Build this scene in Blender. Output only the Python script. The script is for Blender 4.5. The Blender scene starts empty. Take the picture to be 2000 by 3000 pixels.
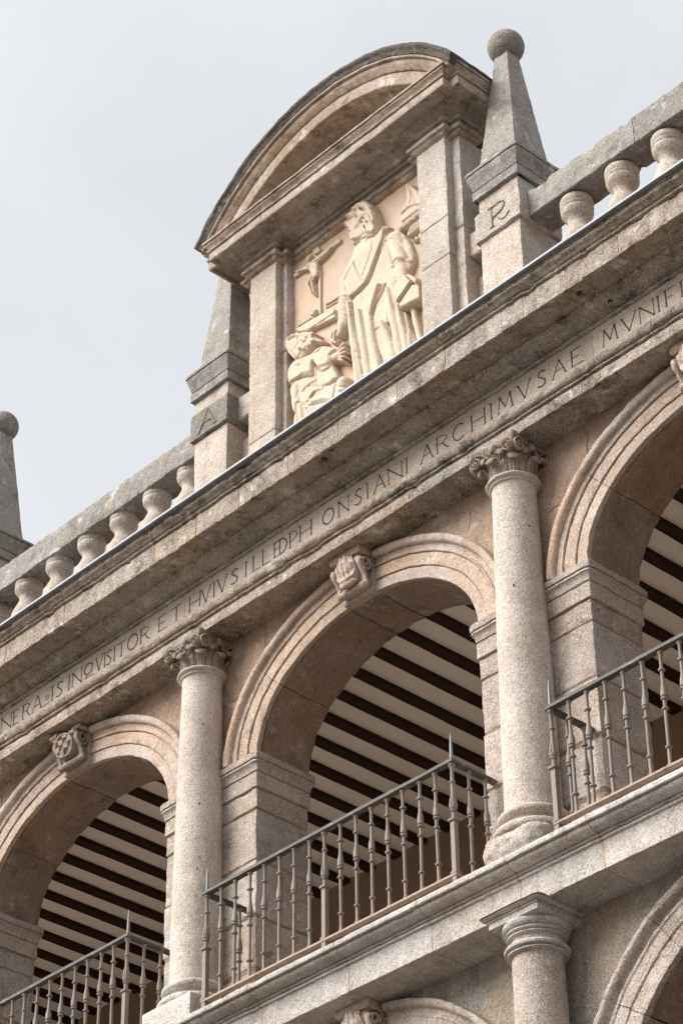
import bpy, math, random
import numpy as np
from mathutils import Vector, Matrix, noise
random.seed(7)
R_ = math.radians
scene = bpy.context.scene
C = scene.collection

# ------------------------------------------------------------------ camera
cam_d = bpy.data.cameras.new('camera')
cam = bpy.data.objects.new('camera', cam_d)
C.objects.link(cam)
right = Vector((0.6803550022, 0.7327921051, -0.0115239581))
down = Vector((-0.4372914726, 0.3932810226, -0.8087683261))
fwd = Vector((-0.5881268902, 0.5552889049, 0.5880144498))
M = Matrix((right, -down, -fwd)).transposed().to_4x4()
M.translation = Vector((13.816807, -11.474194, 1.6))
cam.matrix_world = M
cam_d.sensor_fit = 'HORIZONTAL'
cam_d.sensor_width = 36.0
cam_d.lens = 7674.344 / 2000 * 36.0
cam_d.clip_start = 0.1
cam_d.clip_end = 2000
scene.camera = cam

# ------------------------------------------------------------------ light
SUN_ELEV, SUN_AZ = 40.0, 214.0         # azimuth clockwise from +Y
w = bpy.data.worlds.new('World'); scene.world = w; w.use_nodes = True
nt = w.node_tree; nt.nodes.clear()
out = nt.nodes.new('ShaderNodeOutputWorld'); bg = nt.nodes.new('ShaderNodeBackground')
sky = nt.nodes.new('ShaderNodeTexSky'); sky.sky_type = 'NISHITA'; sky.sun_disc = False
sky.sun_elevation = R_(SUN_ELEV); sky.sun_rotation = R_(SUN_AZ)
sky.air_density = 1.0; sky.dust_density = 4.0; sky.ozone_density = 1.0
# a veil of thin cloud takes most of the blue out of the sky
hs = nt.nodes.new('ShaderNodeHueSaturation'); hs.inputs['Saturation'].default_value = 0.15
hs.inputs['Value'].default_value = 1.0
veil = nt.nodes.new('ShaderNodeMix'); veil.data_type = 'RGBA'; veil.inputs['Factor'].default_value = 0.72
veil.inputs['B'].default_value = (5.0, 5.12, 5.40, 1)
tc = nt.nodes.new('ShaderNodeTexCoord'); cn = nt.nodes.new('ShaderNodeTexNoise')
cn.inputs['Scale'].default_value = 7.0; cn.inputs['Detail'].default_value = 5; cn.inputs['Roughness'].default_value = 0.5; cn.inputs['Distortion'].default_value = .4
cr = nt.nodes.new('ShaderNodeMapRange'); cr.inputs['From Min'].default_value = .3; cr.inputs['From Max'].default_value = .7; cr.inputs['To Min'].default_value = 0.93; cr.inputs['To Max'].default_value = 1.05
mul = nt.nodes.new('ShaderNodeVectorMath'); mul.operation = 'SCALE'
nt.links.new(tc.outputs['Generated'], cn.inputs['Vector']); nt.links.new(cn.outputs['Fac'], cr.inputs['Value'])
nt.links.new(sky.outputs['Color'], hs.inputs['Color']); nt.links.new(hs.outputs['Color'], veil.inputs['A'])
nt.links.new(veil.outputs['Result'], mul.inputs[0]); nt.links.new(cr.outputs['Result'], mul.inputs['Scale'])
nt.links.new(mul.outputs['Vector'], bg.inputs['Color'])
bg.inputs['Strength'].default_value = 0.071
nt.links.new(bg.outputs['Background'], out.inputs['Surface'])
sd = bpy.data.lights.new('sun', 'SUN'); sd.energy = 2.4; sd.angle = R_(44); sd.color = (1.0, 0.965, 0.915)
so = bpy.data.objects.new('sun', sd); C.objects.link(so)
az, el = R_(SUN_AZ), R_(SUN_ELEV)
sdir = Vector((math.sin(az) * math.cos(el), math.cos(az) * math.cos(el), math.sin(el)))
so.rotation_euler = sdir.to_track_quat('Z', 'Y').to_euler()
scene.view_settings.view_transform = 'Standard'
scene.view_settings.look = 'None'
scene.view_settings.exposure = 1.40
scene.view_settings.gamma = 1.0
scene.view_settings.use_curve_mapping = False
scene.render.engine = 'CYCLES'
scene.cycles.max_bounces = 6; scene.cycles.diffuse_bounces = 4

# ------------------------------------------------------------------ materials
def stone(name, c1, c2, speck=(.05, .045, .04), sp=.5, sscale=116, stain=(.16, .12, .085), st=.3, bump=.35,
          light=(.75, .72, .68), lt=.25, warm=None, wm=0.0, sc=2.2, rough=.9, chips=.0, isl=.13, grime=.35, mot=.22):
    m = bpy.data.materials.new(name); m.use_nodes = True
    t = m.node_tree; N = t.nodes; L = t.links; b = N['Principled BSDF']
    b.inputs['Roughness'].default_value = rough
    b.inputs['Specular IOR Level'].default_value = .25
    g = N.new('ShaderNodeNewGeometry')
    def nz(scale, detail=3, ro=.6, vec=None):
        n = N.new('ShaderNodeTexNoise'); n.inputs['Scale'].default_value = scale
        n.inputs['Detail'].default_value = detail; n.inputs['Roughness'].default_value = ro
        L.new(vec or g.outputs['Position'], n.inputs['Vector']); return n.outputs['Fac']
    def ramp(f, a, bb, lo=0., hi=1.):
        r = N.new('ShaderNodeMapRange'); r.inputs['From Min'].default_value = a; r.inputs['From Max'].default_value = bb
        r.inputs['To Min'].default_value = lo; r.inputs['To Max'].default_value = hi; L.new(f, r.inputs['Value']); return r.outputs['Result']
    def mix(f, a, bb, bt='MIX'):
        x = N.new('ShaderNodeMix'); x.data_type = 'RGBA'; x.blend_type = bt
        if isinstance(f, float): x.inputs['Factor'].default_value = f
        else: L.new(f, x.inputs['Factor'])
        for v, s in ((a, 'A'), (bb, 'B')):
            if isinstance(v, tuple): x.inputs[s].default_value = (*v, 1)
            else: L.new(v, x.inputs[s])
        return x.outputs['Result']
    col = mix(ramp(nz(sc, 5, .65), .36, .64), c1, c2)
    if wm > 0: col = mix(ramp(nz(sc * .7 + .37, 4, .7), .47, .66, 0, wm), col, warm)
    if isl:      # no two blocks are cut from the same bed
        hv = N.new('ShaderNodeHueSaturation'); L.new(col, hv.inputs['Color'])
        L.new(ramp(g.outputs['Random Per Island'], 0, 1, 1 - isl, 1 + isl), hv.inputs['Value'])
        wn = N.new('ShaderNodeTexWhiteNoise'); wn.noise_dimensions = '1D'; L.new(g.outputs['Random Per Island'], wn.inputs['W'])
        L.new(ramp(wn.outputs['Value'], 0, 1, .75, 1.25), hv.inputs['Saturation']); col = hv.outputs['Color']
    mp = N.new('ShaderNodeMapping'); mp.inputs['Scale'].default_value = (5.5, 5.5, .9); L.new(g.outputs['Position'], mp.inputs['Vector'])
    if st > 0:
        col = mix(ramp(nz(1.3, 6, .72, mp.outputs['Vector']), .50, .72, 0, st), col, stain)
        col = mix(ramp(nz(7.0, 6, .75), .56, .74, 0, st * .8), col, stain)
    col = mix(ramp(nz(27, 4, .7), .44, .66, 0, mot), col, speck)
    f1 = nz(sscale, 2, .75)
    col = mix(ramp(f1, .50, .62, 0, sp), col, speck)
    col = mix(ramp(nz(sscale * 1.15 + 3, 2, .7), .52, .64, 0, lt), col, light)
    if chips > 0: col = mix(ramp(nz(13, 4, .65), .60, .68, 0, chips), col, stain)
    if grime > 0:
        col = mix(ramp(nz(2.6 + sc, 7, .78), .52, .66, 0, grime), col, tuple(c * .55 for c in stain))
        col = mix(ramp(nz(4.1 + sc, 6, .72), .57, .68, 0, grime * .8), col, light)
    L.new(col, b.inputs['Base Color'])
    bp = N.new('ShaderNodeBump'); bp.inputs['Strength'].default_value = bump; bp.inputs['Distance'].default_value = .018
    a = N.new('ShaderNodeMath'); a.operation = 'ADD'
    L.new(ramp(nz(sscale * .8, 3, .7), .3, .7, 0, .6), a.inputs[0]); L.new(ramp(nz(22, 4, .65), .3, .7, 0, .9), a.inputs[1])
    L.new(a.outputs[0], bp.inputs['Height']); L.new(bp.outputs['Normal'], b.inputs['Normal'])
    return m
def plain(name, col, rough=.6, metal=0., var=.15, scale=12, bump=.1, second=None, sf=.0, vscale=None):
    m = bpy.data.materials.new(name); m.use_nodes = True
    t = m.node_tree; N = t.nodes; L = t.links; b = N['Principled BSDF']
    b.inputs['Roughness'].default_value = rough; b.inputs['Metallic'].default_value = metal
    b.inputs['Specular IOR Level'].default_value = .3
    g = N.new('ShaderNodeNewGeometry'); n = N.new('ShaderNodeTexNoise'); n.inputs['Scale'].default_value = scale
    n.inputs['Detail'].default_value = 5
    if vscale:
        mp = N.new('ShaderNodeMapping'); mp.inputs['Scale'].default_value = vscale; L.new(g.outputs['Position'], mp.inputs['Vector'])
        L.new(mp.outputs['Vector'], n.inputs['Vector'])
    else: L.new(g.outputs['Position'], n.inputs['Vector'])
    x = N.new('ShaderNodeMix'); x.data_type = 'RGBA'
    x.inputs['A'].default_value = (*[c * (1 - var) for c in col], 1); x.inputs['B'].default_value = (*[c * (1 + var) for c in col], 1)
    L.new(n.outputs['Fac'], x.inputs['Factor']); res = x.outputs['Result']
    if second:
        n2 = N.new('ShaderNodeTexNoise'); n2.inputs['Scale'].default_value = 14; n2.inputs['Detail'].default_value = 6; n2.inputs['Roughness'].default_value = .75
        L.new(g.outputs['Position'], n2.inputs['Vector'])
        r = N.new('ShaderNodeMapRange'); r.inputs['From Min'].default_value = .54; r.inputs['From Max'].default_value = .66; r.inputs['To Max'].default_value = sf
        L.new(n2.outputs['Fac'], r.inputs['Value'])
        y = N.new('ShaderNodeMix'); y.data_type = 'RGBA'; L.new(r.outputs['Result'], y.inputs['Factor']); L.new(res, y.inputs['A'])
        y.inputs['B'].default_value = (*second, 1); res = y.outputs['Result']
    L.new(res, b.inputs['Base Color'])
    bp = N.new('ShaderNodeBump'); bp.inputs['Strength'].default_value = bump; bp.inputs['Distance'].default_value = .004
    L.new(n.outputs['Fac'], bp.inputs['Height']); L.new(bp.outputs['Normal'], b.inputs['Normal'])
    return m
MT = dict(
 column=stone('granite_column', (0.646, 0.562, 0.5), (0.484, 0.409, 0.347), sp=.6, sscale=100, st=.25, stain=(.25, .19, .14), lt=.6, bump=.3, warm=(.44, .34, .25), wm=.4, isl=.04, grime=.22, light=(.82, .78, .73)),
 pier=stone('granite_pier', (0.519, 0.441, 0.39), (0.37, 0.3, 0.247), sp=.66, sscale=104, st=.42, stain=(.20, .15, .11), lt=.6, bump=.45, warm=(.40, .28, .19), wm=.55, light=(.82, .78, .73)),
 arch=stone('ochre_archivolt_stone', (0.556, 0.433, 0.352), (0.432, 0.315, 0.24), sp=.42, sscale=108, st=.4, stain=(.20, .14, .10), lt=.6, bump=.4, warm=(.45, .30, .20), wm=.5, chips=.25, light=(.82, .78, .73)),
 soffit=stone('stained_shaded_vault_stone', (0.39, 0.289, 0.222), (0.293, 0.206, 0.156), sp=.45, sscale=93, st=.55, stain=(.09, .06, .045), lt=.16, bump=.6, warm=(.34, .19, .10), wm=.4),  # darker than the arch fronts: orange-brown stains plus underside shade put into the colour
 spandrel=stone('rendered_spandrel', (0.468, 0.347, 0.267), (0.346, 0.241, 0.181), sp=.38, sscale=93, st=.5, stain=(.20, .13, .10), lt=.3, bump=.4, warm=(.46, .37, .26), wm=.6, chips=.35, light=(.82, .78, .73)),
 rubble=stone('patched_rubble_spandrel', (.40, .36, .32), (.40, .30, .22), sp=.6, sscale=85, st=.55, stain=(.14, .10, .075), lt=.3, bump=.8, warm=(.46, .34, .23), wm=.8, chips=.3, sc=1.7),
 entab=stone('weathered_granite_entablature', (0.483, 0.399, 0.324), (0.34, 0.271, 0.213), sp=.70, sscale=99, st=.8, stain=(.105, .08, .06), lt=.6, bump=.6, warm=(.34, .235, .15), wm=.55, chips=.55, grime=.8, light=(.82, .78, .73)),
 frieze=stone('pale_frieze_stone', (0.588, 0.47, 0.374), (0.473, 0.361, 0.274), sp=.45, sscale=102, st=.3, stain=(.2, .15, .11), lt=.6, bump=.4, warm=(.40, .28, .19), wm=.4, grime=.2, light=(.82, .78, .73)),
 slab=stone('pale_ledge_granite', (0.617, 0.566, 0.534), (0.469, 0.421, 0.388), sp=.58, sscale=98, st=.5, stain=(.22, .18, .145), lt=.6, bump=.4, warm=(.40, .31, .23), wm=.3, light=(.82, .78, .73)),
 grey=stone('grey_roof_granite', (0.33, 0.31, 0.285), (.255, .235, .21), sp=.66, sscale=96, st=.4, stain=(.14, .12, .10), lt=.28, bump=.4, warm=(.36, .28, .20), wm=.35, grime=.6, chips=.4),
 greylet=stone('lichened_letter_band', (.27, .245, .21), (.20, .18, .15), sp=.5, sscale=85, st=.4, stain=(.12, .10, .08), lt=.25, bump=.6),
 aed=stone('aedicule_granite', (0.538, 0.461, 0.392), (0.406, 0.34, 0.285), sp=.6, sscale=99, st=.28, stain=(.22, .16, .12), lt=.6, bump=.4, warm=(.42, .31, .21), wm=.5, light=(.82, .78, .73)),
 hood=stone('aedicule_cornice_stone', (0.52, 0.429, 0.345), (0.385, 0.3, 0.232), sp=.4, sscale=93, st=.6, stain=(.12, .09, .07), lt=.2, bump=.45, warm=(.34, .20, .12), wm=.5, isl=.03, grime=.75),
 crown=stone('black_weathered_hood_moulding', (.14, .12, .10), (.085, .072, .06), sp=.4, sscale=85, st=.3, stain=(.22, .19, .16), lt=.2, bump=.8),
 relief=stone('cream_limestone', (.57, .475, .385), (.50, .40, .31), sp=.10, sscale=69, st=.22, stain=(.50, .33, .20), lt=.35, light=(.78, .69, .59), bump=.14, warm=(.62, .44, .29), wm=.45, sc=3.5, isl=0, grime=.2, mot=.04),
 relback=stone('ochre_relief_ground', (.54, .425, .32), (.48, .36, .26), sp=.08, sscale=69, st=.3, stain=(.52, .33, .18), lt=.1, bump=.18, warm=(.60, .40, .24), wm=.6, sc=3, isl=0, grime=.12, mot=.04),
 carve=stone('carved_capital_stone', (.47, .39, .32), (.36, .28, .22), sp=.55, sscale=139, st=.5, stain=(.12, .085, .065), lt=.4, bump=.6, warm=(.38, .22, .15), wm=.4, isl=.05, grime=.4),
 mortar=plain('ochre_mortar', (.40, .29, .20), rough=.95, var=.2, scale=30, bump=.3),
 dmortar=plain('brown_joint_mortar', (.24, .17, .12), rough=.95, var=.3, scale=30, bump=.3),
 ink=plain('black_letter_paint', (.035, .035, .04), rough=.7, var=.4, scale=60),
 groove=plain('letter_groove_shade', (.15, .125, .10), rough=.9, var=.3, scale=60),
 iron=plain('weathered_taupe_iron', (.205, .17, .145), rough=.6, var=.2, scale=25, second=(.15, .115, .09), sf=.75),
 irond=plain('dark_grey_handrail_iron', (.075, .066, .058), rough=.65, var=.2, scale=18, second=(.34, .25, .18), sf=.55),
 rust=plain('rusty_foot_bar_iron', (.36, .27, .215), rough=.8, var=.25, scale=30, second=(.22, .09, .05), sf=.7),
 lead=plain('blue_grey_lead', (.20, .215, .24), rough=.5, var=.15, scale=8, metal=.2),
 spike=plain('galvanised_spike', (.20, .205, .215), rough=.5, metal=.3, var=.1),
 plaster=plain('cream_plaster_ceiling', (.84, .77, .67), rough=.95, var=.05, scale=3, bump=.1),
 joist=plain('dark_brown_timber', (.030, .011, .007), rough=.75, var=.55, scale=9, vscale=(9, .8, 9), bump=.4),
 wallin=plain('brown_painted_gallery_wall', (.30, .20, .135), rough=.95, var=.06, scale=2),
 paving=stone('courtyard_paving_granite', (.12, .10, .08), (.085, .07, .055), sp=.3, sscale=20, st=.3, bump=.3, sc=.6),
 rooftile=plain('roof_clay', (.25, .14, .09), rough=.9, var=.2, scale=4),
)

# ------------------------------------------------------------------ mesh helpers
class MB:
    def __init__(s): s.v = []; s.f = []
    def add(s, vs, fs):
        o = len(s.v); s.v += [tuple(p) for p in vs]; s.f += [tuple(i + o for i in q) for q in fs]
    def build(s, name, mat, parent=None, wear=0.0, fine=0.0, label=None, kind=None, ang=38, merge=True, loc=None, wx=1.0, chip=None):
        vs = s.v
        if chip:         # bites out of the arrises: pull towards the core of the moulding
            cy, cz, am = chip; nv = []
            for p in vs:
                k = noise.noise(Vector((p[0] * 6.0, p[1] * 9.0 + 5, p[2] * 9.0))) + .45 * noise.noise(Vector((p[0] * 21.0, p[1] * 21.0, p[2] * 21.0)))
                k = max(0., min(1., (k - .30) / .25)) * am
                d = Vector((0, cy - p[1], cz - p[2])); d = d.normalized() * k if d.length > .01 else d
                nv.append((p[0], p[1] + d.y, p[2] + d.z))
            vs = nv
        if wear or fine:
            nv = []
            for p in vs:
                q = Vector(p)
                if wear: q = q + noise.noise_vector(q * 5.1) * wear * .7 + noise.noise_vector(q * 17.0) * wear * .6
                if fine: q = q + noise.noise_vector(q * 47.0) * fine
                if wx != 1.0: q.x = p[0] + (q.x - p[0]) * wx
                nv.append(q)
            vs = nv
        if loc is not None: vs = [(p[0] - loc[0], p[1] - loc[1], p[2] - loc[2]) for p in vs]
        me = bpy.data.meshes.new(name); me.from_pydata([tuple(p) for p in vs], [], s.f); me.update()
        import bmesh
        bm = bmesh.new(); bm.from_mesh(me)
        if merge: bmesh.ops.remove_doubles(bm, verts=bm.verts, dist=1e-5)
        bmesh.ops.recalc_face_normals(bm, faces=bm.faces)
        bm.to_mesh(me); bm.free()
        me.polygons.foreach_set('use_smooth', [True] * len(me.polygons))
        me.set_sharp_from_angle(angle=R_(ang))
        me.materials.append(MT[mat])
        o = bpy.data.objects.new(name, me); C.objects.link(o)
        if parent is not None: o.parent = parent
        if loc is not None: o.location = loc
        if label: o['label'] = label
        if kind: o['kind'] = kind
        return o
def thing(name, label, cat, loc=(0, 0, 0), group=None, kind=None):
    o = bpy.data.objects.new(name, None); C.objects.link(o); o.location = loc
    o['label'] = label; o['category'] = cat
    if group: o['group'] = group
    if kind: o['kind'] = kind
    return o
def reloc(parent, objs):     # meshes are built in world numbers; pin them to the thing's base
    for o in objs: o.location = -Vector(parent.location)
def rnd(poly, r=.006, n=2):
    """round every corner of a closed 2-D polygon"""
    res = []; m = len(poly)
    for i in range(m):
        p, a, b = Vector(poly[i]), Vector(poly[i - 1]), Vector(poly[(i + 1) % m])
        da, db = a - p, b - p
        if da.length < 1e-6 or db.length < 1e-6: continue
        if da.angle(db) > R_(165): res.append(tuple(p)); continue
        k = min(r, da.length * .4, db.length * .4); pa = p + da.normalized() * k; pb = p + db.normalized() * k
        for j in range(n + 1):
            t = j / n; res.append(tuple(pa * (1 - t) ** 2 + p * 2 * t * (1 - t) + pb * t * t))
    return res
def dens(poly, mx):
    res = []; m = len(poly)
    for i in range(m):
        a, b = poly[i], poly[(i + 1) % m]; L = math.dist(a, b); k = max(1, int(math.ceil(L / mx)))
        for j in range(k): t = j / k; res.append((a[0] * (1 - t) + b[0] * t, a[1] * (1 - t) + b[1] * t))
    return res
def ext_x(mb, prof, x0, x1, seg=.05, cap=True):
    n = max(1, int(math.ceil((x1 - x0) / seg))); m = len(prof); vs = []; fs = []
    for i in range(n + 1):
        x = x0 + (x1 - x0) * i / n; vs += [(x, p[0], p[1]) for p in prof]
    for i in range(n):
        for j in range(m):
            a = i * m + j; b = i * m + (j + 1) % m; fs.append((a, b, b + m, a + m))
    if cap: fs.append(tuple(range(m))); fs.append(tuple(n * m + k for k in range(m))[::-1])
    mb.add(vs, fs)
def box(mb, x0, x1, y0, y1, z0, z1, r=.004, seg=.12):
    """block with rounded arrises, subdivided along its height"""
    plan = dens(rnd([(x0, y0), (x1, y0), (x1, y1), (x0, y1)], r, 2), seg)
    loft_plan(mb, plan, [(-r, z0), (0, z0 + r), (0, z1 - r), (-r, z1)], seg)
def offset_plan(plan, d):
    res = []; m = len(plan)
    for i in range(m):
        p, a, b = Vector(plan[i]), Vector(plan[i - 1]), Vector(plan[(i + 1) % m])
        e1 = (p - a); e2 = (b - p)
        if e1.length < 1e-9 or e2.length < 1e-9: res.append(tuple(p)); continue
        e1.normalize(); e2.normalize()
        n1 = Vector((e1.y, -e1.x)); n2 = Vector((e2.y, -e2.x)); nn = n1 + n2
        if nn.length < 1e-6: nn = n1
        nn.normalize(); c = max(.5, nn.dot(n1)); res.append(tuple(p + nn * d / c))
    return res
def loft_plan(mb, plan, prof, seg=.08, cap=True):
    """plan: ccw closed polygon (outward = right of travel); prof: list of (offset, z) going up"""
    pr = []
    for i, (d, z) in enumerate(prof):
        if i:
            L = math.dist(prof[i - 1], (d, z)); k = max(1, int(math.ceil(L / seg)))
            for j in range(1, k): t = j / k; pr.append((prof[i - 1][0] * (1 - t) + d * t, prof[i - 1][1] * (1 - t) + z * t))
        pr.append((d, z))
    m = len(plan); vs = []; fs = []
    for d, z in pr: vs += [(q[0], q[1], z) for q in offset_plan(plan, d)]
    for i in range(len(pr) - 1):
        for j in range(m):
            a = i * m + j; b = i * m + (j + 1) % m; fs.append((a, b, b + m, a + m))
    if cap: fs.append(tuple(range(m))[::-1]); fs.append(tuple((len(pr) - 1) * m + k for k in range(m)))
    mb.add(vs, fs)
def square(cx, cy, h, hy=None, r=.005, seg=.08):
    hy = hy or h
    return dens(rnd([(cx - h, cy - hy), (cx + h, cy - hy), (cx + h, cy + hy), (cx - h, cy + hy)], r, 2), seg)
def lathe(mb, cx, cy, prof, n=32, seg=None, flip=None):
    pr = []
    for i, (r, z) in enumerate(prof):
        if i and seg:
            L = math.dist(prof[i - 1], (r, z)); k = max(1, int(math.ceil(L / seg)))
            for j in range(1, k): t = j / k; pr.append((prof[i - 1][0] * (1 - t) + r * t, prof[i - 1][1] * (1 - t) + z * t))
        pr.append((r, z))
    vs = []; fs = []
    for r, z in pr:
        for k in range(n):
            a = 2 * math.pi * k / n; vs.append((cx + r * math.cos(a), cy + r * math.sin(a), z))
    for i in range(len(pr) - 1):
        for k in range(n):
            a = i * n + k; b = i * n + (k + 1) % n; fs.append((a, b, b + n, a + n))
    fs.append(tuple(range(n))[::-1]); fs.append(tuple((len(pr) - 1) * n + k for k in range(n)))
    mb.add(vs, fs)
def sweep(mb, pts, side, wt, n=8, closed=False, sq=1.0):
    """ellipse swept along pts; side = lateral vector(s); wt = list of (half width, half thickness)"""
    m = len(pts); vs = []; fs = []
    P = [Vector(p) for p in pts]
    for i in range(m):
        t = (P[min(i + 1, m - 1)] - P[max(i - 1, 0)])
        t = t.normalized() if t.length > 1e-9 else Vector((0, 0, 1))
        s = Vector(side[i] if isinstance(side, list) else side); s = (s - t * s.dot(t)).normalized(); u = t.cross(s)
        wd, th = wt[i]
        for k in range(n):
            a = 2 * math.pi * k / n; ca, sa = math.cos(a), math.sin(a)
            ca = math.copysign(abs(ca) ** sq, ca); sa = math.copysign(abs(sa) ** sq, sa)
            vs.append(P[i] + s * wd * ca + u * th * sa)
    for i in range(m - 1):
        for k in range(n):
            a = i * n + k; b = i * n + (k + 1) % n; fs.append((a, b, b + n, a + n))
    fs.append(tuple(range(n))[::-1]); fs.append(tuple((m - 1) * n + k for k in range(n)))
    mb.add(vs, fs)
def arch_pt(cx, zc, a, b, th, d):
    """point on an ellipse offset outward by d along the normal"""
    x, z = a * math.cos(th), b * math.sin(th); nx, nz = math.cos(th) / a, math.sin(th) / b
    l = math.hypot(nx, nz) or 1; return cx + x + d * nx / l, zc + z + d * nz / l
def arch_sweep(mb, cx, zc, a, b, prof, t0, t1, n=24, cap=True):
    """prof closed polygon of (d, y)"""
    m = len(prof); vs = []; fs = []
    for i in range(n + 1):
        th = t0 + (t1 - t0) * i / n
        for d, y in prof:
            x, z = arch_pt(cx, zc, a, b, th, d); vs.append((x, y, z))
    for i in range(n):
        for j in range(m):
            p = i * m + j; q = i * m + (j + 1) % m; fs.append((p, q, q + m, p + m))
    if cap: fs.append(tuple(range(m))); fs.append(tuple(n * m + k for k in range(m))[::-1])
    mb.add(vs, fs)
def curve(pts, n=6):
    """Catmull-Rom through points"""
    P = [Vector(p) for p in pts]; res = []
    for i in range(len(P) - 1):
        p0, p1, p2, p3 = P[max(i - 1, 0)], P[i], P[i + 1], P[min(i + 2, len(P) - 1)]
        for j in range(n):
            t = j / n
            res.append(.5 * ((2 * p1) + (p2 - p0) * t + (2 * p0 - 5 * p1 + 4 * p2 - p3) * t * t + (3 * p1 - p0 - 3 * p2 + p3) * t ** 3))
    res.append(P[-1]); return res
def loft_corners(mb, plan, prof, seg=.06, zs=.03):
    n = len(plan); cnt = [max(1, int(math.ceil(math.dist(plan[i], plan[(i + 1) % n]) / seg))) for i in range(n)]
    pr = []
    for i, (d, z) in enumerate(prof):
        if i:
            L = math.dist(prof[i - 1], (d, z)); k = max(1, int(math.ceil(L / zs)))
            for j in range(1, k): t = j / k; pr.append((prof[i - 1][0] * (1 - t) + d * t, prof[i - 1][1] * (1 - t) + z * t))
        pr.append((d, z))
    vs = []; fs = []; m = sum(cnt)
    for d, z in pr:
        o = offset_plan(plan, d)
        for i in range(n):
            a, b = o[i], o[(i + 1) % n]
            for j in range(cnt[i]): t = j / cnt[i]; vs.append((a[0] + (b[0] - a[0]) * t, a[1] + (b[1] - a[1]) * t, z))
    for i in range(len(pr) - 1):
        for j in range(m): a = i * m + j; b = i * m + (j + 1) % m; fs.append((a, b, b + m, a + m))
    fs.append(tuple(range(m))[::-1]); fs.append(tuple((len(pr) - 1) * m + k for k in range(m)))
    mb.add(vs, fs)
BAY = 3.5

# ================================================================== SETTING
g = MB(); g.add([(-120, -120, 0), (120, -120, 0), (120, 120, 0), (-120, 120, 0)], [(0, 1, 2, 3)])
g.build('courtyard_paving', 'paving', kind='structure')

X0, X1 = -7.0, 8.75
bays = [-5.25, -1.75, 1.75, 5.25]
piers = [-3.5, 0.0, 3.5, 7.0]

# ------------------------------------------------------------------ joint helper
def seg_run(x0, x1, joints, gap=.007):
    xs = [x0] + [j for j in joints if x0 < j < x1] + [x1]
    return [(a + (gap / 2 if i else 0), b - (gap / 2 if i < len(xs) - 2 else 0)) for i, (a, b) in enumerate(zip(xs[:-1], xs[1:]))]
def inset(poly, d):       # move a closed (y,z) profile inwards a little for the mortar core behind the joints
    cy = sum(p[0] for p in poly) / len(poly); res = []
    m = len(poly)
    area = sum(poly[i - 1][0] * poly[i][1] - poly[i][0] * poly[i - 1][1] for i in range(m))
    sgn = 1 if area > 0 else -1
    return offset_plan(poly, -d) if sgn > 0 else offset_plan(poly[::-1], -d)

# ================================================================== ENTABLATURE
ent = thing('entablature', 'long inscribed granite entablature running under the balustrade and gable niche', 'entablature', (0, 0, 13.285))
eo = []
arch_prof = [(.62, 13.285), (-.15, 13.285), (-.15, 13.383), (-.134, 13.386), (-.134, 13.394), (-.168, 13.397), (-.170, 13.409), (-.155, 13.412), (-.157, 13.418), (-.184, 13.422), (-.198, 13.438), (-.205, 13.46), (-.198, 13.485), (-.180, 13.497), (-.15, 13.50), (.62, 13.50)]
jA = [-6.1, -4.4, -2.62, -.92, .62, 2.55, 4.35, 6.2, 7.7]
mb = MB(); ap = dens(rnd(arch_prof, .006, 2), .06)
for a, b in seg_run(X0, X1, jA, .009): ext_x(mb, ap, a, b, .04)
eo.append(mb.build('architrave', 'entab', ent, wear=.005, fine=.003, wx=.2, chip=(.1, 13.39, .014)))
fr_prof = [(.60, 13.502), (-.15, 13.502), (-.15, 13.770), (.60, 13.770)]
jF = [-5.3, -3.6, -.07, 1.8, 4.48, 6.6]
mb = MB()
for a, b in seg_run(X0, X1, jF, .004): ext_x(mb, dens(fr_prof, .07), a, b, .06)
eo.append(mb.build('frieze', 'frieze', ent, wear=.002, fine=.001))
cor_prof = [(.58, 13.772), (-.152, 13.772), (-.172, 13.776), (-.180, 13.788), (-.168, 13.802), (-.158, 13.805), (-.158, 13.811), (-.215, 13.822), (-.262, 13.85), (-.292, 13.882),
            (-.300, 13.884), (-.302, 13.903), (-.324, 13.903), (-.326, 13.890), (-.490, 13.890), (-.498, 13.877), (-.53, 13.877), (-.53, 14.070), (-.514, 14.074), (-.514, 14.084), (-.546, 14.087), (-.548, 14.100),
            (-.532, 14.104), (-.534, 14.112), (-.556, 14.118), (-.568, 14.132), (-.596, 14.145), (-.604, 14.160), (-.602, 14.168), (-.586, 14.171), (-.586, 14.176), (-.610, 14.179), (-.610, 14.187), (.58, 14.19)]
jC = [-6.6, -5.9, -5.2, -4.4, -3.6, -2.85, -2.034, -1.204, -.603, -.008, .514, 1.045, 1.63, 2.2, 2.86, 3.377, 4.18, 4.553, 5.109, 5.75, 6.4, 7.1, 7.9]
mb = MB(); cp = dens(rnd(cor_prof, .007, 2), .06)
for a, b in seg_run(X0, X1, jC, .015): ext_x(mb, cp, a, b, .035)
eo.append(mb.build('cornice', 'entab', ent, wear=.006, fine=.004, wx=.25, chip=(.0, 14.0, .016)))
for jl, pf, hw_ in ((jC, cor_prof, .011), (jA, arch_prof, .008)):
    for j in jl:
        mb = MB(); ext_x(mb, dens(inset(pf, .004), .06), j - hw_, j + hw_, .05)
        eo.append(mb.build('mortar_joint', 'mortar', ent, wear=.0065, fine=.004, wx=.2))
mb = MB()
xs = X0
random.seed(3)
while xs < X1:        # lapped lengths of lead
    ln = random.uniform(1.1, 1.5); dz = random.uniform(-.002, .003)
    ext_x(mb, rnd([(-.60, 14.189 + dz), (-.642, 14.183 + dz), (-.646, 14.187 + dz), (-.646, 14.207 + dz), (-.640, 14.211 + dz), (.02, 14.213 + dz), (.02, 14.193 + dz)], .002, 1), xs, min(xs + ln - .004, X1), .1)
    xs += ln
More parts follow.
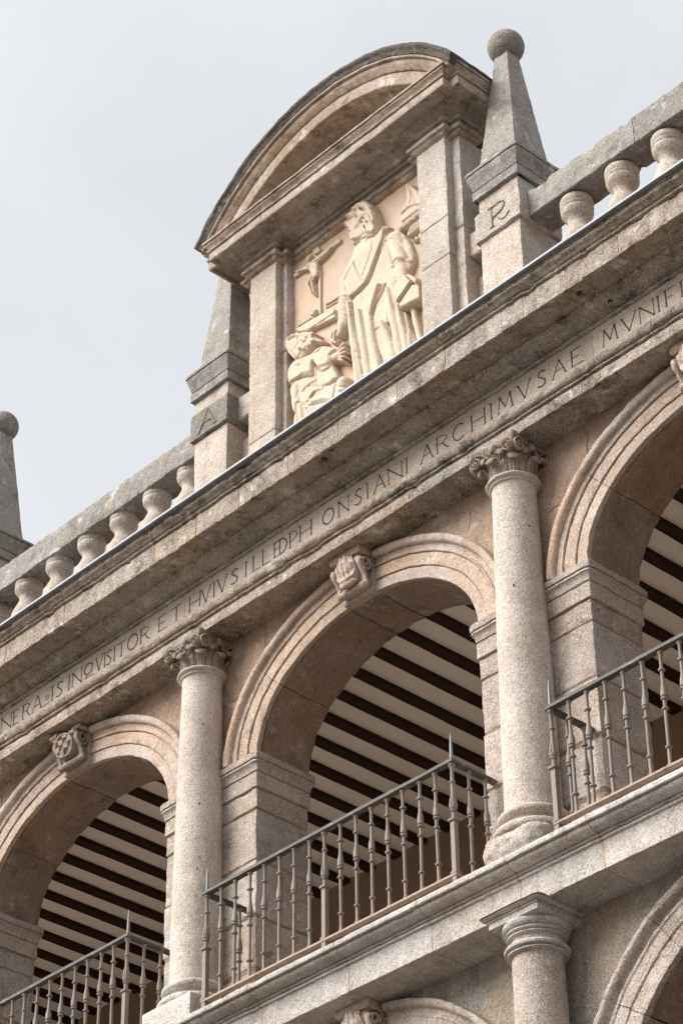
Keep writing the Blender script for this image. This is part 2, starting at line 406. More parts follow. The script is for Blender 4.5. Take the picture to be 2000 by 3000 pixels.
eo.append(mb.build('lead_flashing', 'lead', ent, wear=.0015))
mb = MB(); ext_x(mb, [(.62, 13.30), (.62, 14.185), (3.9, 14.10), (3.9, 13.30)], X0, X1, 2)
eo.append(mb.build('roof_slab', 'rooftile', ent))

# ---- the carved inscription: strokes in unit boxes (x, z), t = thick / n = thin
GL = {
 'A': [('n', [(0, 0), (.55, 1)]), ('t', [(.55, 1), (1, 0)]), ('n', [(.2, .38), (.82, .38)])],
 'C': [('t', 'arc', .55, .5, .5, .5, 50, 310)],
 'D': [('t', [(0, 0), (0, 1)]), ('t', [(0, 1), (.45, .98), (.8, .82), (1, .5), (.8, .18), (.45, .02), (0, 0)])],
 'E': [('t', [(0, 0), (0, 1)]), ('n', [(0, 1), (.85, 1)]), ('n', [(0, .52), (.65, .52)]), ('n', [(0, 0), (1, 0)])],
 'F': [('t', [(0, 0), (0, 1)]), ('n', [(0, 1), (1, 1)]), ('n', [(0, .5), (.7, .5)])],
 'H': [('t', [(0, 0), (0, 1)]), ('t', [(1, 0), (1, 1)]), ('n', [(0, .5), (1, .5)])],
 'I': [('t', [(0, 0), (0, 1)])],
 'L': [('t', [(0, 0), (0, 1)]), ('n', [(0, 0), (1, 0)])],
 'M': [('n', [(0, 0), (.12, 1)]), ('t', [(.12, 1), (.5, .25)]), ('n', [(.5, .25), (.88, 1)]), ('t', [(.88, 1), (1, 0)])],
 'N': [('n', [(0, 0), (0, 1)]), ('t', [(0, 1), (1, 0)]), ('n', [(1, 0), (1, 1)])],
 'O': [('t', 'arc', .5, .5, .5, .5, 0, 360)],
 'P': [('t', [(0, 0), (0, 1)]), ('n', [(0, 1), (.6, .98), (.95, .8), (.95, .62), (.6, .46), (0, .44)])],
 'Q': [('t', 'arc', .45, .62, .42, .38, 0, 360), ('n', [(.45, .25), (.1, .02), (.5, .06), (1.05, -.02)])],
 'R': [('t', [(0, 0), (0, 1)]), ('n', [(0, 1), (.6, .98), (.9, .8), (.85, .6), (.55, .5), (0, .48)]), ('t', [(.5, .5), (.85, .1), (1.05, 0)])],
 'S': [('t', [(.95, .88), (.6, 1), (.2, .92), (.12, .72), (.5, .54), (.9, .34), (.85, .1), (.45, 0), (0, .1)])],
 'T': [('t', [(.5, 0), (.5, 1)]), ('n', [(0, .97), (.5, 1), (1, .97)])],
 'V': [('t', [(0, 1), (.5, 0)]), ('n', [(.5, 0), (1, 1)])],
 '_': [('n', [(0, 0), (1, 0)])],
 '.': [('t', [(.3, .45), (.5, .5)])],
}
def strokes(mb, ch, xa, xb, z0, h, y, wt=.0110, wn=.0060, serif=True, dep=.004, up=(0, 0, 1)):
    W = xb - xa
    for s in GL[ch]:
        wd = wt if s[0] == 't' else wn
        if s[1] == 'arc':
            _, _, cx, cz, rx, rz, a0, a1 = s
            pts = [(cx + rx * math.cos(R_(a0 + (a1 - a0) * i / 22)), cz + rz * math.sin(R_(a0 + (a1 - a0) * i / 22))) for i in range(23)]
        else: pts = s[1]
        P = [(xa + p[0] * W, z0 + p[1] * h) for p in pts]
        for a, b in zip(P[:-1], P[1:]):
            d = Vector((b[0] - a[0], b[1] - a[1])); l = d.length or 1; d /= l; n = Vector((-d.y, d.x)) * wd / 2; e = d * wd * .3
            q = [(a[0] - e.x + n.x, a[1] - e.y + n.y), (b[0] + e.x + n.x, b[1] + e.y + n.y), (b[0] + e.x - n.x, b[1] + e.y - n.y), (a[0] - e.x - n.x, a[1] - e.y - n.y)]
            vs = [(p[0], y, p[1]) for p in q] + [(p[0], y + dep, p[1]) for p in q]
            mb.add(vs, [(0, 1, 2, 3), (7, 6, 5, 4), (0, 4, 5, 1), (1, 5, 6, 2), (2, 6, 7, 3), (3, 7, 4, 0)])
        if serif and s[1] != 'arc' and len(P) == 2 and abs(P[0][1] - P[1][1]) > h * .6:
            for p in P:
                hw = wt * 1.1
                vs = [(p[0] - hw, y, p[1] - .003), (p[0] + hw, y, p[1] - .003), (p[0] + hw, y, p[1] + .003), (p[0] - hw, y, p[1] + .003)]
                vs += [(a, y + dep, c) for a, _, c in vs]
                mb.add(vs, [(0, 1, 2, 3), (7, 6, 5, 4), (0, 4, 5, 1), (1, 5, 6, 2), (2, 6, 7, 3), (3, 7, 4, 0)])
words = [
 [('N', -2.56, -2.42), ('E', -2.385, -2.31), ('R', -2.25, -2.15), ('A', -2.11, -1.985), ('_', -1.965, -1.87), ('I', -1.835, -1.8), ('S', -1.775, -1.695)],
 [('I', -1.603, -1.5), ('N', -1.555, -1.432), ('Q', -1.395, -1.265), ('V', -1.235, -1.145), ('I', -1.115, -1), ('S', -1.095, -1.025), ('I', -.985, -.9), ('T', -.955, -.83), ('O', -.81, -.675), ('R', -.635, -.525)],
 [('E', -.398, -.29), ('T', -.245, -.105)],
 [('H', -.005, .125), ('V', .145, .255), ('I', .30, .4), ('V', .345, .46), ('S', .515, .60)],
 [('I', .697, .8), ('L', .785, .865), ('L', .90, .985), ('E', 1.04, 1.12), ('D', 1.105, 1.19), ('P', 1.225, 1.31), ('H', 1.345, 1.475), ('O', 1.61, 1.735), ('N', 1.79, 1.905), ('.', 1.93, 1.96), ('S', 1.975, 2.055), ('I', 2.12, 2.2), ('A', 2.19, 2.315), ('N', 2.355, 2.50), ('I', 2.555, 2.6)],
 [('A', 2.708, 2.835), ('R', 2.885, 3.0), ('C', 3.05, 3.18), ('H', 3.255, 3.39), ('I', 3.458, 3.5), ('M', 3.53, 3.672), ('V', 3.735, 3.86), ('S', 3.935, 4.015), ('A', 4.08, 4.21), ('E', 4.275, 4.38)],
 [('M', 4.58, 4.715), ('V', 4.765, 4.895), ('N', 4.935, 5.065), ('I', 5.11, 5.2), ('F', 5.18, 5.265), ('I', 5.325, 5.4), ('C', 5.40, 5.52)],
]
for wd in words:
    for ch, a, b in wd:
        if ch == '_': continue
        mb = MB(); strokes(mb, ch, a, b, 13.562, .142, -.1525)
        if ch == 'A' and a == -2.11: strokes(mb, '_', -1.99, -1.87, 13.562, .142, -.1525)
        eo.append(mb.build('inscription_letter' if ch != '.' else 'inscription_dot', 'ink', ent, wear=.0022, merge=False))
mb = MB()
def disc(mb, x, y, z, r, d=.004, n=16, axis='y'):
    pts = [(x, y - d, z), (x, y + .01, z)] if axis == 'y' else [(x, y, z - d), (x, y, z + .01)]
    sweep(mb, pts, (1, 0, 0), [(r, r * .9)] * 2, n)
disc(mb, -1.905, -.150, 13.63, .030); eo.append(mb.build('round_plug', 'grey', ent, wear=.003))
for x, y, z in ((4.62, -.42, 13.888), (4.75, -.23, 13.835), (1.95, -.44, 13.889)):
    mb = MB(); disc(mb, x, y, z, .024, axis='z'); eo.append(mb.build('drill_hole', 'ink', ent, wear=.004))
reloc(ent, eo)

# ================================================================== UPPER ARCADE
arc = thing('arcade_wall', 'upper storey arcade wall of ochre stone with three-centred arches on square piers', 'arcade', (0, .14, 9.8))
ao = []
AA, AB, ZS = 1.21, .850, 12.08
def spandrels(name, zc, a, b, ring, ztop, y0, y1, zbot):
    mb = MB(); cut = ring * .8
    for cx in bays:
        n = 40; pts = [arch_pt(cx, zc, a, b, math.pi - math.pi * i / n, cut) for i in range(n + 1)]
        pts = [(x, min(z, ztop - .002)) for x, z in pts]
        for y, fl in ((y0, 0), (y1, 1)):
            vs = []; fs = []; K = 5
            for x, z in pts:
                for k in range(K + 1): vs.append((x, y, z + (ztop - z) * k / K))
            for i in range(n):
                for k in range(K):
                    q = i * (K + 1) + k; fs.append((q, q + K + 1, q + K + 2, q + 1))
            mb.add(vs, fs)
            for xa, xb in ((cx - BAY / 2, pts[0][0]), (pts[-1][0], cx + BAY / 2)):
                nx = 4; nz = 10; vs = [(xa + (xb - xa) * i / nx, y, zbot + (ztop - zbot) * j / nz) for i in range(nx + 1) for j in range(nz + 1)]
                mb.add(vs, [(i * (nz + 1) + j, (i + 1) * (nz + 1) + j, (i + 1) * (nz + 1) + j + 1, i * (nz + 1) + j + 1) for i in range(nx) for j in range(nz)])
        vs = []; fs = []
        for x, z in pts: vs += [(x, y0, z), (x, y1, z)]
        mb.add(vs, [(2 * i, 2 * i + 1, 2 * i + 3, 2 * i + 2) for i in range(n)])
    return mb
ao.append(spandrels('s', ZS, AA, AB, .34, 13.29, .14, .655, 12.0).build('spandrel', 'spandrel', arc, wear=.006))
av_prof = [(0, .165), (0, .118), (.096, .117), (.097, .130), (.102, .130), (.103, .106), (.205, .104), (.206, .117), (.211, .117), (.212, .091), (.226, .089), (.228, .104), (.234, .106), (.255, .106), (.270, .096), (.272, .108), (.279, .106), (.283, .072), (.300, .058), (.335, .056), (.342, .062), (.342, .165)]
vj = [0, 38, 82.5, 97.5, 142, 180]
def arch_ring(cx, zc, a, b, ytop, lab=None, prof=av_prof, depth=(.168, .66), maxz=None):
    mb = MB(); pp = dens(rnd(prof, .004, 1), .04)
    for i in range(5):
        t0, t1 = R_(vj[i]) + .0016, R_(vj[i + 1]) - .0016
        if i == 2: continue
        arch_sweep(mb, cx, zc, a, b, pp, t0, t1, 20)
    fo = mb.build('archivolt', 'arch', arc if zc > 10 else low, wear=.006, fine=.003)
    mb = MB(); dp = dens(rnd([(0, depth[0]), (.30, depth[0]), (.30, depth[1]), (0, depth[1])], .008, 2), .07)
    for i in range(5):
        t0, t1 = R_(vj[i]) + .003, R_(vj[i + 1]) - .003
        dd = random.uniform(-.012, .004)
        q = [(d + (dd if d < .1 else 0), y + random.uniform(-.003, .003) if y < .2 else y) for d, y in dp]
        arch_sweep(mb, cx, zc, a, b, q, t0, t1, 18)
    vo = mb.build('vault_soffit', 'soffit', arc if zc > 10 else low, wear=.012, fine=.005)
    mb = MB(); kp = [(.006, .085), (.006, .60), (.31, .60), (.31, .085)]
    return [fo, vo]
random.seed(11)
for cx in bays: ao += arch_ring(cx, ZS, AA, AB, 13.285)
# piers built of blocks, each pier a part; imposts on top
zl = [9.80, 10.26, 10.70, 11.16, 11.61, 11.79]
for px in piers:
    mb = MB()
    for i in range(5):
        j = random.uniform(-.004, .004); r = .012 if i > 1 else .03
        z0, z1 = zl[i] + .002, zl[i + 1] - .003
        if i in (0, 2, 4): spl = [(px - .54, px + .54)]
        else: c = random.uniform(-.1, .1); spl = [(px - .54, px + c - .002), (px + c + .002, px + .54)]
        for xa, xb in spl:
            ys = [(.12 + j, .655)] if i in (1, 3, 4) else [(.12 + j, .39), (.394, .655)]
            for ya, yb in ys: box(mb, xa + j, xb - j, ya, yb, z0, z1, r=r * random.uniform(.6, 1.3), seg=.05)
    ao.append(mb.build('pier', 'pier', arc, wear=.009, fine=.003))
    mb = MB(); plan = [(px - .54, .12), (px + .54, .12), (px + .54, .655), (px - .54, .655)]
    plan = dens(rnd(plan, .006, 2), .06)
    loft_plan(mb, plan, [(.010, 11.792), (.017, 11.795), (.017, 11.918), (.008, 11.922), (.008, 11.930), (.020, 11.934), (.022, 11.944), (.026, 11.968), (.040, 11.992), (.050, 11.998), (.050, 12.010), (.040, 12.013), (.040, 12.020), (.056, 12.024), (.058, 12.072), (.050, 12.080), (0, 12.081)], .03)
    ao.append(mb.build('impost', 'pier', arc, wear=.0045, fine=.002))
for px in piers:
    mb = MB(); box(mb, px - .533, px + .533, .13, .648, 9.8, 12.0, r=.002, seg=.5)
    ao.append(mb.build('pier_mortar', 'dmortar', arc))

def patch(mb, cx, base, hw, hfun, nu=22, nv=30, thick=.05):
    """carved face: base(v) -> (y, z, ny, nz), hw(v) half width, hfun(u,v) height"""
    vs = []; fs = []
    for j in range(nv + 1):
        v = j / nv; y, z, ny, nz = base(v); w_ = hw(v)
        for i in range(nu + 1):
            u = -1 + 2 * i / nu; h = hfun(u, v); vs.append((cx + u * w_, y + ny * h, z + nz * h))
    for j in range(nv):
        for i in range(nu):
            q = j * (nu + 1) + i; fs.append((q, q + 1, q + nu + 2, q + nu + 1))
    mb.add(vs, fs)
def keystone(parent, cx, dz, kind):
    """scrolled console; kind 'leaf' or 'shield'"""
    ko = []
    mb = MB()
    T = lambda l: [(y, z + dz) for y, z in l]
    # wedge block of the key voussoir
    kw = MB()
    for (xa, xb) in ((cx - .168, cx + .168),):
        ext_x(kw, dens(rnd(T([(.22, 12.928), (.092, 12.928), (.086, 12.935), (.080, 13.283), (.22, 13.283)]), .006, 1), .06), xa, xb, .05)
    root = kw.build('keystone', 'arch', parent, wear=.008, fine=.003)
    ko.append(root)
    body = T([(.09, 12.955), (.05, 12.955), (.03, 12.985), (.025, 13.03), (.005, 13.08), (-.03, 13.12), (-.045, 13.17), (-.035, 13.215), (0, 13.232), (.09, 13.232)])
    ext_x(mb, dens(rnd(body, .008, 2), .03), cx - .125, cx + .125, .03)
    # bottom roll and side scrolls
    for s in (-1, 1):
        pts = []; sd = []
        for i in range(34):
            a = i / 33 * 2 * math.pi * 1.6; r = .070 * (1 - i / 33 * .75)
            pts.append((cx + s * .145, .016 - r * math.sin(a + 1.2) * .95 , 13.150 + dz + r * math.cos(a + 1.2)))
        sweep(mb, pts[::-1], (1, 0, 0), [(.024, .012)] * 34, 8)
        st = curve([(cx + s * .142, -.045, 13.175 + dz), (cx + s * .142, -.035, 13.12 + dz), (cx + s * .142, .0, 13.07 + dz), (cx + s * .142, .022, 13.02 + dz), (cx + s * .142, .03, 12.975 + dz)], 5)
        sweep(mb, st, (1, 0, 0), [(.022, .014)] * len(st), 8)
    sweep(mb, [(cx - .165, .04, 12.972 + dz), (cx - .15, .035, 12.972 + dz), (cx, .033, 12.97 + dz), (cx + .15, .035, 12.972 + dz), (cx + .165, .04, 12.972 + dz)], (0, 1, 0), [(.02, .02), (.033, .026), (.033, .027), (.033, .026), (.02, .02)], 10)
    if kind == 'leaf':
        def base(v): z = 13.215 - v * .225; y = -.045 + .075 * max(0, v - .25) ** 1.3; return (y, z + dz, -.95, .25 - v * .3)
        def hf(u, v):
            if v > .97: return -.05
            h = .014 + .030 * (1 - u * u)
            h += .030 * math.exp(-((v - .86) / .12) ** 2) * (1 - .5 * u * u)
            h -= .013 * math.exp(-(u / .08) ** 2) * (v < .78)
            h -= .010 * math.exp(-((abs(u) - .50 + .12 * v) / .07) ** 2) * (v < .74)
            h += .010 * math.sin(v * 14 + abs(u) * 5) * abs(u) - .006 * math.exp(-((abs(u) - .80) / .06) ** 2) * (.1 < v < .6)
            return h - (.06 if abs(u) > .94 else 0)
        patch(mb, cx, base, lambda v: .075 + .045 * math.sin(math.pi * min(1, v * 1.15)) - .02 * (v > .9), hf, 34, 40)
        sweep(mb, [(cx - .085, -.008, 13.015 + dz), (cx - .06, -.022, 13.01 + dz), (cx, -.032, 13.002 + dz), (cx + .06, -.022, 13.01 + dz), (cx + .085, -.008, 13.015 + dz)], (0, 0, 1), [(.014, .012), (.036, .030), (.040, .036), (.036, .030), (.014, .012)], 12)
        sweep(mb, [(cx - .08, -.04, 13.205 + dz), (cx, -.065, 13.2 + dz), (cx + .08, -.04, 13.205 + dz)], (0, 0, 1), [(.02, .02), (.028, .02), (.02, .02)], 8)
    else:
        def base(v): z = 13.215 - v * .215; y = -.05 + .05 * v; return (y, z + dz, -1, .1)
        def hf(u, v):
            e = u * u + ((v - .5) * 2) ** 2
            if e > 1: return -.03
            h = .034 + .012 * (1 - e); 
            if e > .72: return h + .006
            ci, cj = int((u + 1) * 2.0), int(v * 4.4)
            return h - (.020 if (ci + cj) % 2 else 0)
        patch(mb, cx, base, lambda v: .122, hf, 36, 44)
        for s in (-1, 1): sweep(mb, [(cx + s * .06, -.05, 13.21 + dz), (cx + s * .13, -.055, 13.2 + dz), (cx + s * .15, -.03, 13.17 + dz)], (0, 0, 1), [(.02, .018), (.024, .022), (.018, .018)], 8)
    sc = mb.build('carved_scroll', 'carve' if kind == 'shield' else 'arch', root, wear=.006, fine=.003)
    mb = MB()
    loft_plan(mb, dens(rnd([(cx - .155, -.05), (cx + .155, -.05), (cx + .155, .12), (cx - .155, .12)], .004, 1), .03), [(0, 13.226 + dz), (.006, 13.232 + dz), (.012, 13.243 + dz), (.015, 13.25 + dz), (.015, 13.281 + dz)], .02)
    if kind == 'shield':      # its cap is broken away in the middle
        mb = MB()
        sweep(mb, [(cx - .18, -.02, 13.245 + dz), (cx - .175, -.055, 13.245 + dz), (cx - .10, -.06, 13.25 + dz), (cx - .09, -.02, 13.25 + dz)], (0, 0, 1), [(.02, .02), (.026, .026), (.026, .026), (.02, .02)], 8)
        box(mb, cx + .06, cx + .165, -.04, .1, 13.235 + dz, 13.281 + dz, r=.01, seg=.03)
    cp_ = mb.build('keystone_cap', 'arch', root, wear=.006, fine=.003)
    ko += [sc, cp_]
    return ko
kos = []
for cx, kd in ((-5.25, 'leaf'), (-1.75, 'shield'), (1.75, 'leaf'), (5.25, 'leaf')):
    k = keystone(arc, cx, 0, kd); ao.append(k[0])
def seam(pts, y, wd, mat, parent, name='repointed_seam'):
    mb = MB(); P = curve([(a, y, b) for a, b in pts], 8)
    P = [p + Vector((noise.noise(p * 11) * .012, 0, noise.noise(p * 13 + Vector((3, 3, 3))) * .012)) for p in P]
    sweep(mb, P, (0, 1, 0), [(.004, wd * (.7 + .6 * abs(noise.noise(p * 9)))) for p in P], 6)
    return mb.build(name, mat, parent, wear=.003)
for px in (-3.5, 0, 3.5):
    ao.append(seam([(px + .2, 12.72), (px + .36, 12.735), (px + .52, 12.73)], .139, .007, 'dmortar', arc))
    ao.append(seam([(px + .2, 12.42), (px + .30, 12.41), (px + .36, 12.42)], .139, .006, 'dmortar', arc))
    ao.append(seam([(px - .27, 12.86), (px - .28, 13.05), (px - .265, 13.28)], .139, .010, 'mortar', arc))
    ao.append(seam([(px - .60, 13.0), (px - .59, 13.15), (px - .61, 13.28)], .139, .007, 'mortar', arc))
    ao.append(seam([(px + .60, 12.98), (px + .61, 13.15), (px + .595, 13.28)], .139, .006, 'dmortar', arc))
reloc(arc, ao)

# ================================================================== GALLERY INTERIOR
gal = thing('gallery_ceiling', 'cream plaster gallery ceiling striped with dark timber joists seen through the arches', 'ceiling', (0, 2.1, 13.24))
go = []
mb = MB(); ext_x(mb, [(.655, 13.24), (.655, 13.285), (3.6, 13.285), (3.6, 13.24)], X0, X1, 1); go.append(mb.build('plaster', 'plaster', gal))
k = -25
while True:
    xl = 1.613 + .3415 * k + random.uniform(-.004, .004); k += 1
    if xl < X0: continue
    if xl > 7.5: break
    mb = MB(); n = 26; vs = []; fs = []
    for i in range(n + 1):
        y = .64 + (3.56 - .64) * i / n; j1 = noise.noise(Vector((xl * 9, y * 3.1, 0))) * .006; j2 = noise.noise(Vector((xl * 9, y * 4.3, 7))) * .006
        vs += [(xl + j1, y, 13.195), (xl + .096 + j2, y, 13.195 + j1 * .5), (xl + .096 + j2 * .6, y, 13.245), (xl + j1 * .5, y, 13.245)]
    for i in range(n):
        for q in range(4): a = i * 4 + q; b = i * 4 + (q + 1) % 4; fs.append((a, b, b + 4, a + 4))
    mb.add(vs, fs); go.append(mb.build('joist', 'joist', gal))
reloc(gal, go)
mb = MB(); box(mb, X0, X1, 3.55, 3.8, 9.8, 13.25, r=.002, seg=1.5)
box(mb, X0 - .2, X0, .14, 3.8, 9.8, 13.28, r=.002, seg=1.5); box(mb, X1, X1 + .2, .14, 3.8, 9.8, 13.28, r=.002, seg=1.5)  # unseen end walls, added to stop light leaking in at the gallery ends
o = mb.build('gallery_wall', 'wallin'); o['label'] = 'plain brown gallery back wall behind the iron railings, plus added light-blocking end walls'; o['category'] = 'wall'

# ================================================================== BALCONY LEDGE
led = thing('balcony_ledge', 'long pale moulded granite ledge under the iron railings', 'ledge', (0, 0, 9.467))
lo = []
sl_prof = [(.6, 9.467), (-.21, 9.467), (-.21, 9.662), (-.214, 9.668), (-.228, 9.668), (-.230, 9.684), (-.219, 9.690), (-.219, 9.694), (-.240, 9.694), (-.242, 9.708), (-.232, 9.712), (-.238, 9.716), (-.262, 9.714), (-.292, 9.718), (-.316, 9.731), (-.328, 9.746), (-.328, 9.751), (-.316, 9.754), (-.316, 9.759), (-.350, 9.757), (-.354, 9.761), (-.354, 9.796), (-.346, 9.803), (.6, 9.803)]
jS = [-5.8, -4.1, -2.3, -.62, 1.0, 1.9, 2.71, 3.53, 4.25, 5.2, 6.9]
mb = MB(); sp_ = dens(rnd(sl_prof, .003, 1), .06)
for a, b in seg_run(X0, X1, jS, .010): ext_x(mb, sp_, a, b, .04)
lo.append(mb.build('moulded_slab', 'slab', led, wear=.0025, fine=.0015, wx=.4, chip=(.1, 9.64, .007)))
mb = MB()
for j in jS:
    mb = MB(); ext_x(mb, dens(inset(sl_prof, .003), .06), j - .009, j + .009, .05)
    lo.append(mb.build('mortar_joint', 'mortar', led, wear=.0025, fine=.0015, wx=.4))
mb = MB(); ext_x(mb, [(.6, 9.50), (.6, 9.795), (3.8, 9.795), (3.8, 9.50)], X0, X1, 2); lo.append(mb.build('gallery_floor', 'slab', led))
reloc(led, lo)

# ================================================================== LOWER ARCADE
low = thing('lower_arcade_wall', 'lower storey arcade wall with round moulded arches below the ledge', 'arcade', (0, .14, 0))
wo = [spandrels('s', 7.855, 1.27, 1.27, .34, 9.467, .14, .70, 0.0).build('spandrel', 'rubble', low, wear=.008, fine=.002)]
lprof = [(d, y) for d, y in av_prof]
vj = [0, 35, 56, 83, 97, 124, 145, 180]
def low_ring(cx):
    mb = MB(); pp = dens(rnd([(0, .165), (0, .112), (.12, .110), (.125, .098), (.215, .097), (.222, .088), (.24, .086), (.25, .105), (.275, .10), (.285, .06), (.30, .045), (.325, .04), (.336, .05), (.34, .165)], .005, 2), .04)
    for i in range(7):
        if i == 3: continue
        arch_sweep(mb, cx, 7.855, 1.27, 1.27, pp, R_(vj[i]) + .0016, R_(vj[i + 1]) - .0016, 14)
    a = mb.build('archivolt', 'pier', low, wear=.009, fine=.004)
    mb = MB(); dp = dens(rnd([(0, .168), (.30, .168), (.30, .70), (0, .70)], .008, 2), .08)
    for i in range(7): arch_sweep(mb, cx, 7.855, 1.27, 1.27, [(d + (random.uniform(-.008, .004) if d < .1 else 0), y) for d, y in dp], R_(vj[i]) + .003, R_(vj[i + 1]) - .003, 12)
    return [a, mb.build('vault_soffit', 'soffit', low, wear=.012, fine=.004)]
for cx in bays: wo += low_ring(cx)
for px in piers:
    mb = MB(); z = 0
    while z < 7.8:
        z1 = min(z + .52, 7.853); box(mb, px - .48, px + .48, .12, .695, z + .003, z1 - .003, r=.014, seg=.12); z = z1
    wo.append(mb.build('pier', 'pier', low, wear=.009))
mb = MB(); box(mb, X0, X1, 3.55, 3.8, 0, 9.47, r=.002, seg=2); box(mb, X0 - .2, X0, .14, 3.8, 0, 9.47, r=.002, seg=2); box(mb, X1, X1 + .2, .14, 3.8, 0, 9.47, r=.002, seg=2)  # back wall, then two unseen end walls added to keep stray light out
o = mb.build('cloister_wall', 'wallin'); o['label'] = 'dark back wall deep inside the lower arcade, plus added light-blocking end walls'; o['category'] = 'wall'
for cx in bays: wo.append(keystone(low, cx, 9.467 - 13.285, 'leaf')[0])
reloc(low, wo)

# ================================================================== COLUMNS
def base_block(px, chipped):
    mb = MB()
    if chipped:
        plan = [(px - .30, -.20), (px - .22, -.275), (px + .17, -.285), (px + .245, -.235), (px + .285, -.10), (px + .285, .25), (px - .30, .25)]
        loft_plan(mb, dens(rnd(plan, .03, 3), .03), [(-.055, 9.80), (-.04, 9.86), (-.012, 9.91), (-.005, 9.97), (-.012, 10.01), (-.035, 10.035)], .025)
        return mb, .020, .008
    loft_plan(mb, square(px, -.0, .278, r=.008, seg=.05), [(-.004, 9.80), (0, 9.806), (0, 10.030), (-.006, 10.038)], .04)
    return mb, .005, .002
def corinthian(px, parent):
    mb = MB()
    # bell
    lathe(mb, px, 0, [(.148, 12.985), (.148, 13.03), (.150, 13.10), (.160, 13.17), (.185, 13.215), (.205, 13.228)], 32, .03)
    root = mb.build('capital', 'carve', parent, wear=.004, fine=.002)
    subs = []
    # abacus with hollow sides
    pl = []
    for q in range(4):
        a0 = math.pi / 4 + q * math.pi / 2 - math.pi
        p0 = Vector((math.cos(a0), math.sin(a0))) * .318; p1 = Vector((math.cos(a0 + math.pi / 2), math.sin(a0 + math.pi / 2))) * .318
        t = (p1 - p0).normalized(); nn = Vector((t.y, -t.x))
        for i in range(12):
            s = (i + .5) / 12; p = p0 + (p1 - p0) * s - nn * .038 * math.sin(math.pi * s)
            pl.append((px + p.x, p.y))
    mb = MB(); loft_plan(mb, pl, [(-.020, 13.226), (-.012, 13.236), (-.004, 13.243), (-.006, 13.25), (0, 13.256), (.004, 13.281)], .02)
    subs.append(mb.build('abacus', 'carve', root, wear=.004, fine=.002))
    # leaves
    for ring, (cnt, off, z1, r1, w0) in enumerate(((8, 0.0, 13.110, .240, .037), (8, math.pi / 8, 13.165, .236, .028))):
        for q in range(cnt):
            a = off + q * 2 * math.pi / cnt; d = Vector((math.cos(a), math.sin(a), 0)); s = Vector((-math.sin(a), math.cos(a), 0)); ctr = Vector((px, 0, 0))
            pts = curve([ctr + d * .160 + Vector((0, 0, 12.985)), ctr + d * .168 + Vector((0, 0, 13.04)), ctr + d * .182 + Vector((0, 0, z1 - .03)), ctr + d * (r1 - .02) + Vector((0, 0, z1)), ctr + d * r1 + Vector((0, 0, z1 - .012)), ctr + d * (r1 - .004) + Vector((0, 0, z1 - .034))], 4)
            n_ = len(pts); wt = []
            for i in range(n_):
                t = i / (n_ - 1); wt.append((w0 * (.75 + .5 * math.sin(t * math.pi * .75)) * (1 - .35 * max(0, t - .8) / .2) * (1 + .10 * math.sin(i * 2.4)), .010 + .008 * (t > .7)))
            m2 = MB(); sweep(m2, pts, s, wt, 10)
            mid = [p + d * .010 for p in pts[:-5]]; sweep(m2, mid, s, [(.006, .008)] * len(mid), 6)
            for e in (-1, 1):
                rb = [p + d * .007 + s * e * w0 * .55 for p in pts[:-7]]; sweep(m2, rb, s, [(.004, .006)] * len(rb), 6)
            subs.append(m2.build('acanthus_leaf', 'carve', root, wear=.005, fine=.002))
    # corner volutes
    for q in range(4):
        a = math.pi / 4 + q * math.pi / 2; d = Vector((math.cos(a), math.sin(a), 0)); s = Vector((-math.sin(a), math.cos(a), 0)); c0 = Vector((px, 0, 13.176)) + d * .252
        m2 = MB()
        for e in (-1, 1):
            nE = (d + s * e).normalized(); dd = (d - s * e).normalized()
            cc = Vector((px, 0, 13.172)) + nE * .218 + dd * .160
            pts = [cc + dd * .056 * (1 - .78 * i / 39) * math.cos(math.pi / 2 - i / 39 * math.pi * 3.4) + Vector((0, 0, .056 * (1 - .78 * i / 39) * math.sin(math.pi / 2 - i / 39 * math.pi * 3.4))) for i in range(40)]
            stem = curve([Vector((px, 0, 13.11)) + nE * .172 + dd * .045, Vector((px, 0, 13.18)) + nE * .186 + dd * .075, Vector((px, 0, 13.222)) + nE * .205 + dd * .11, pts[0]], 4)
            path = stem[:-1] + pts
            sweep(m2, path, [nE] * len(path), [(.017, .0085)] * len(path), 8)
            sweep(m2, [cc - nE * .015, cc + nE * .006, cc + nE * .016], dd, [(.012, .012), (.014, .014), (.006, .006)], 10)
            sweep(m2, [cc - nE * .03, cc - nE * .010], dd, [(.044, .044), (.044, .044)], 18)
        subs.append(m2.build('volute', 'carve', root, wear=.003, fine=.002))
        # inner helices and fleuron on each face
        a2 = q * math.pi / 2; d2 = Vector((math.cos(a2), math.sin(a2), 0)); s2 = Vector((-math.sin(a2), math.cos(a2), 0)); m3 = MB()
        for e in (-1, 1):
            pts = [Vector((px, 0, 13.185)) + d2 * .205 + s2 * e * (.045 + .022 * (1 - .7 * i / 19) * math.cos(1.6 + i / 19 * 7.5)) + Vector((0, 0, .022 * (1 - .7 * i / 19) * math.sin(1.6 + i / 19 * 7.5))) for i in range(20)]
            sweep(m3, pts, d2, [(.012, .007)] * 20, 6)
        c3 = Vector((px, 0, 13.232)) + d2 * .205
        sweep(m3, [c3 - Vector((0, 0, .035)), c3 - Vector((0, 0, .02)), c3 + Vector((0, 0, .01)), c3 + Vector((0, 0, .035))], s2, [(.012, .012), (.03, .022), (.034, .025), (.015, .012)], 10)
        subs.append(m3.build('fleuron', 'carve', root, wear=.003, fine=.002))
    return root
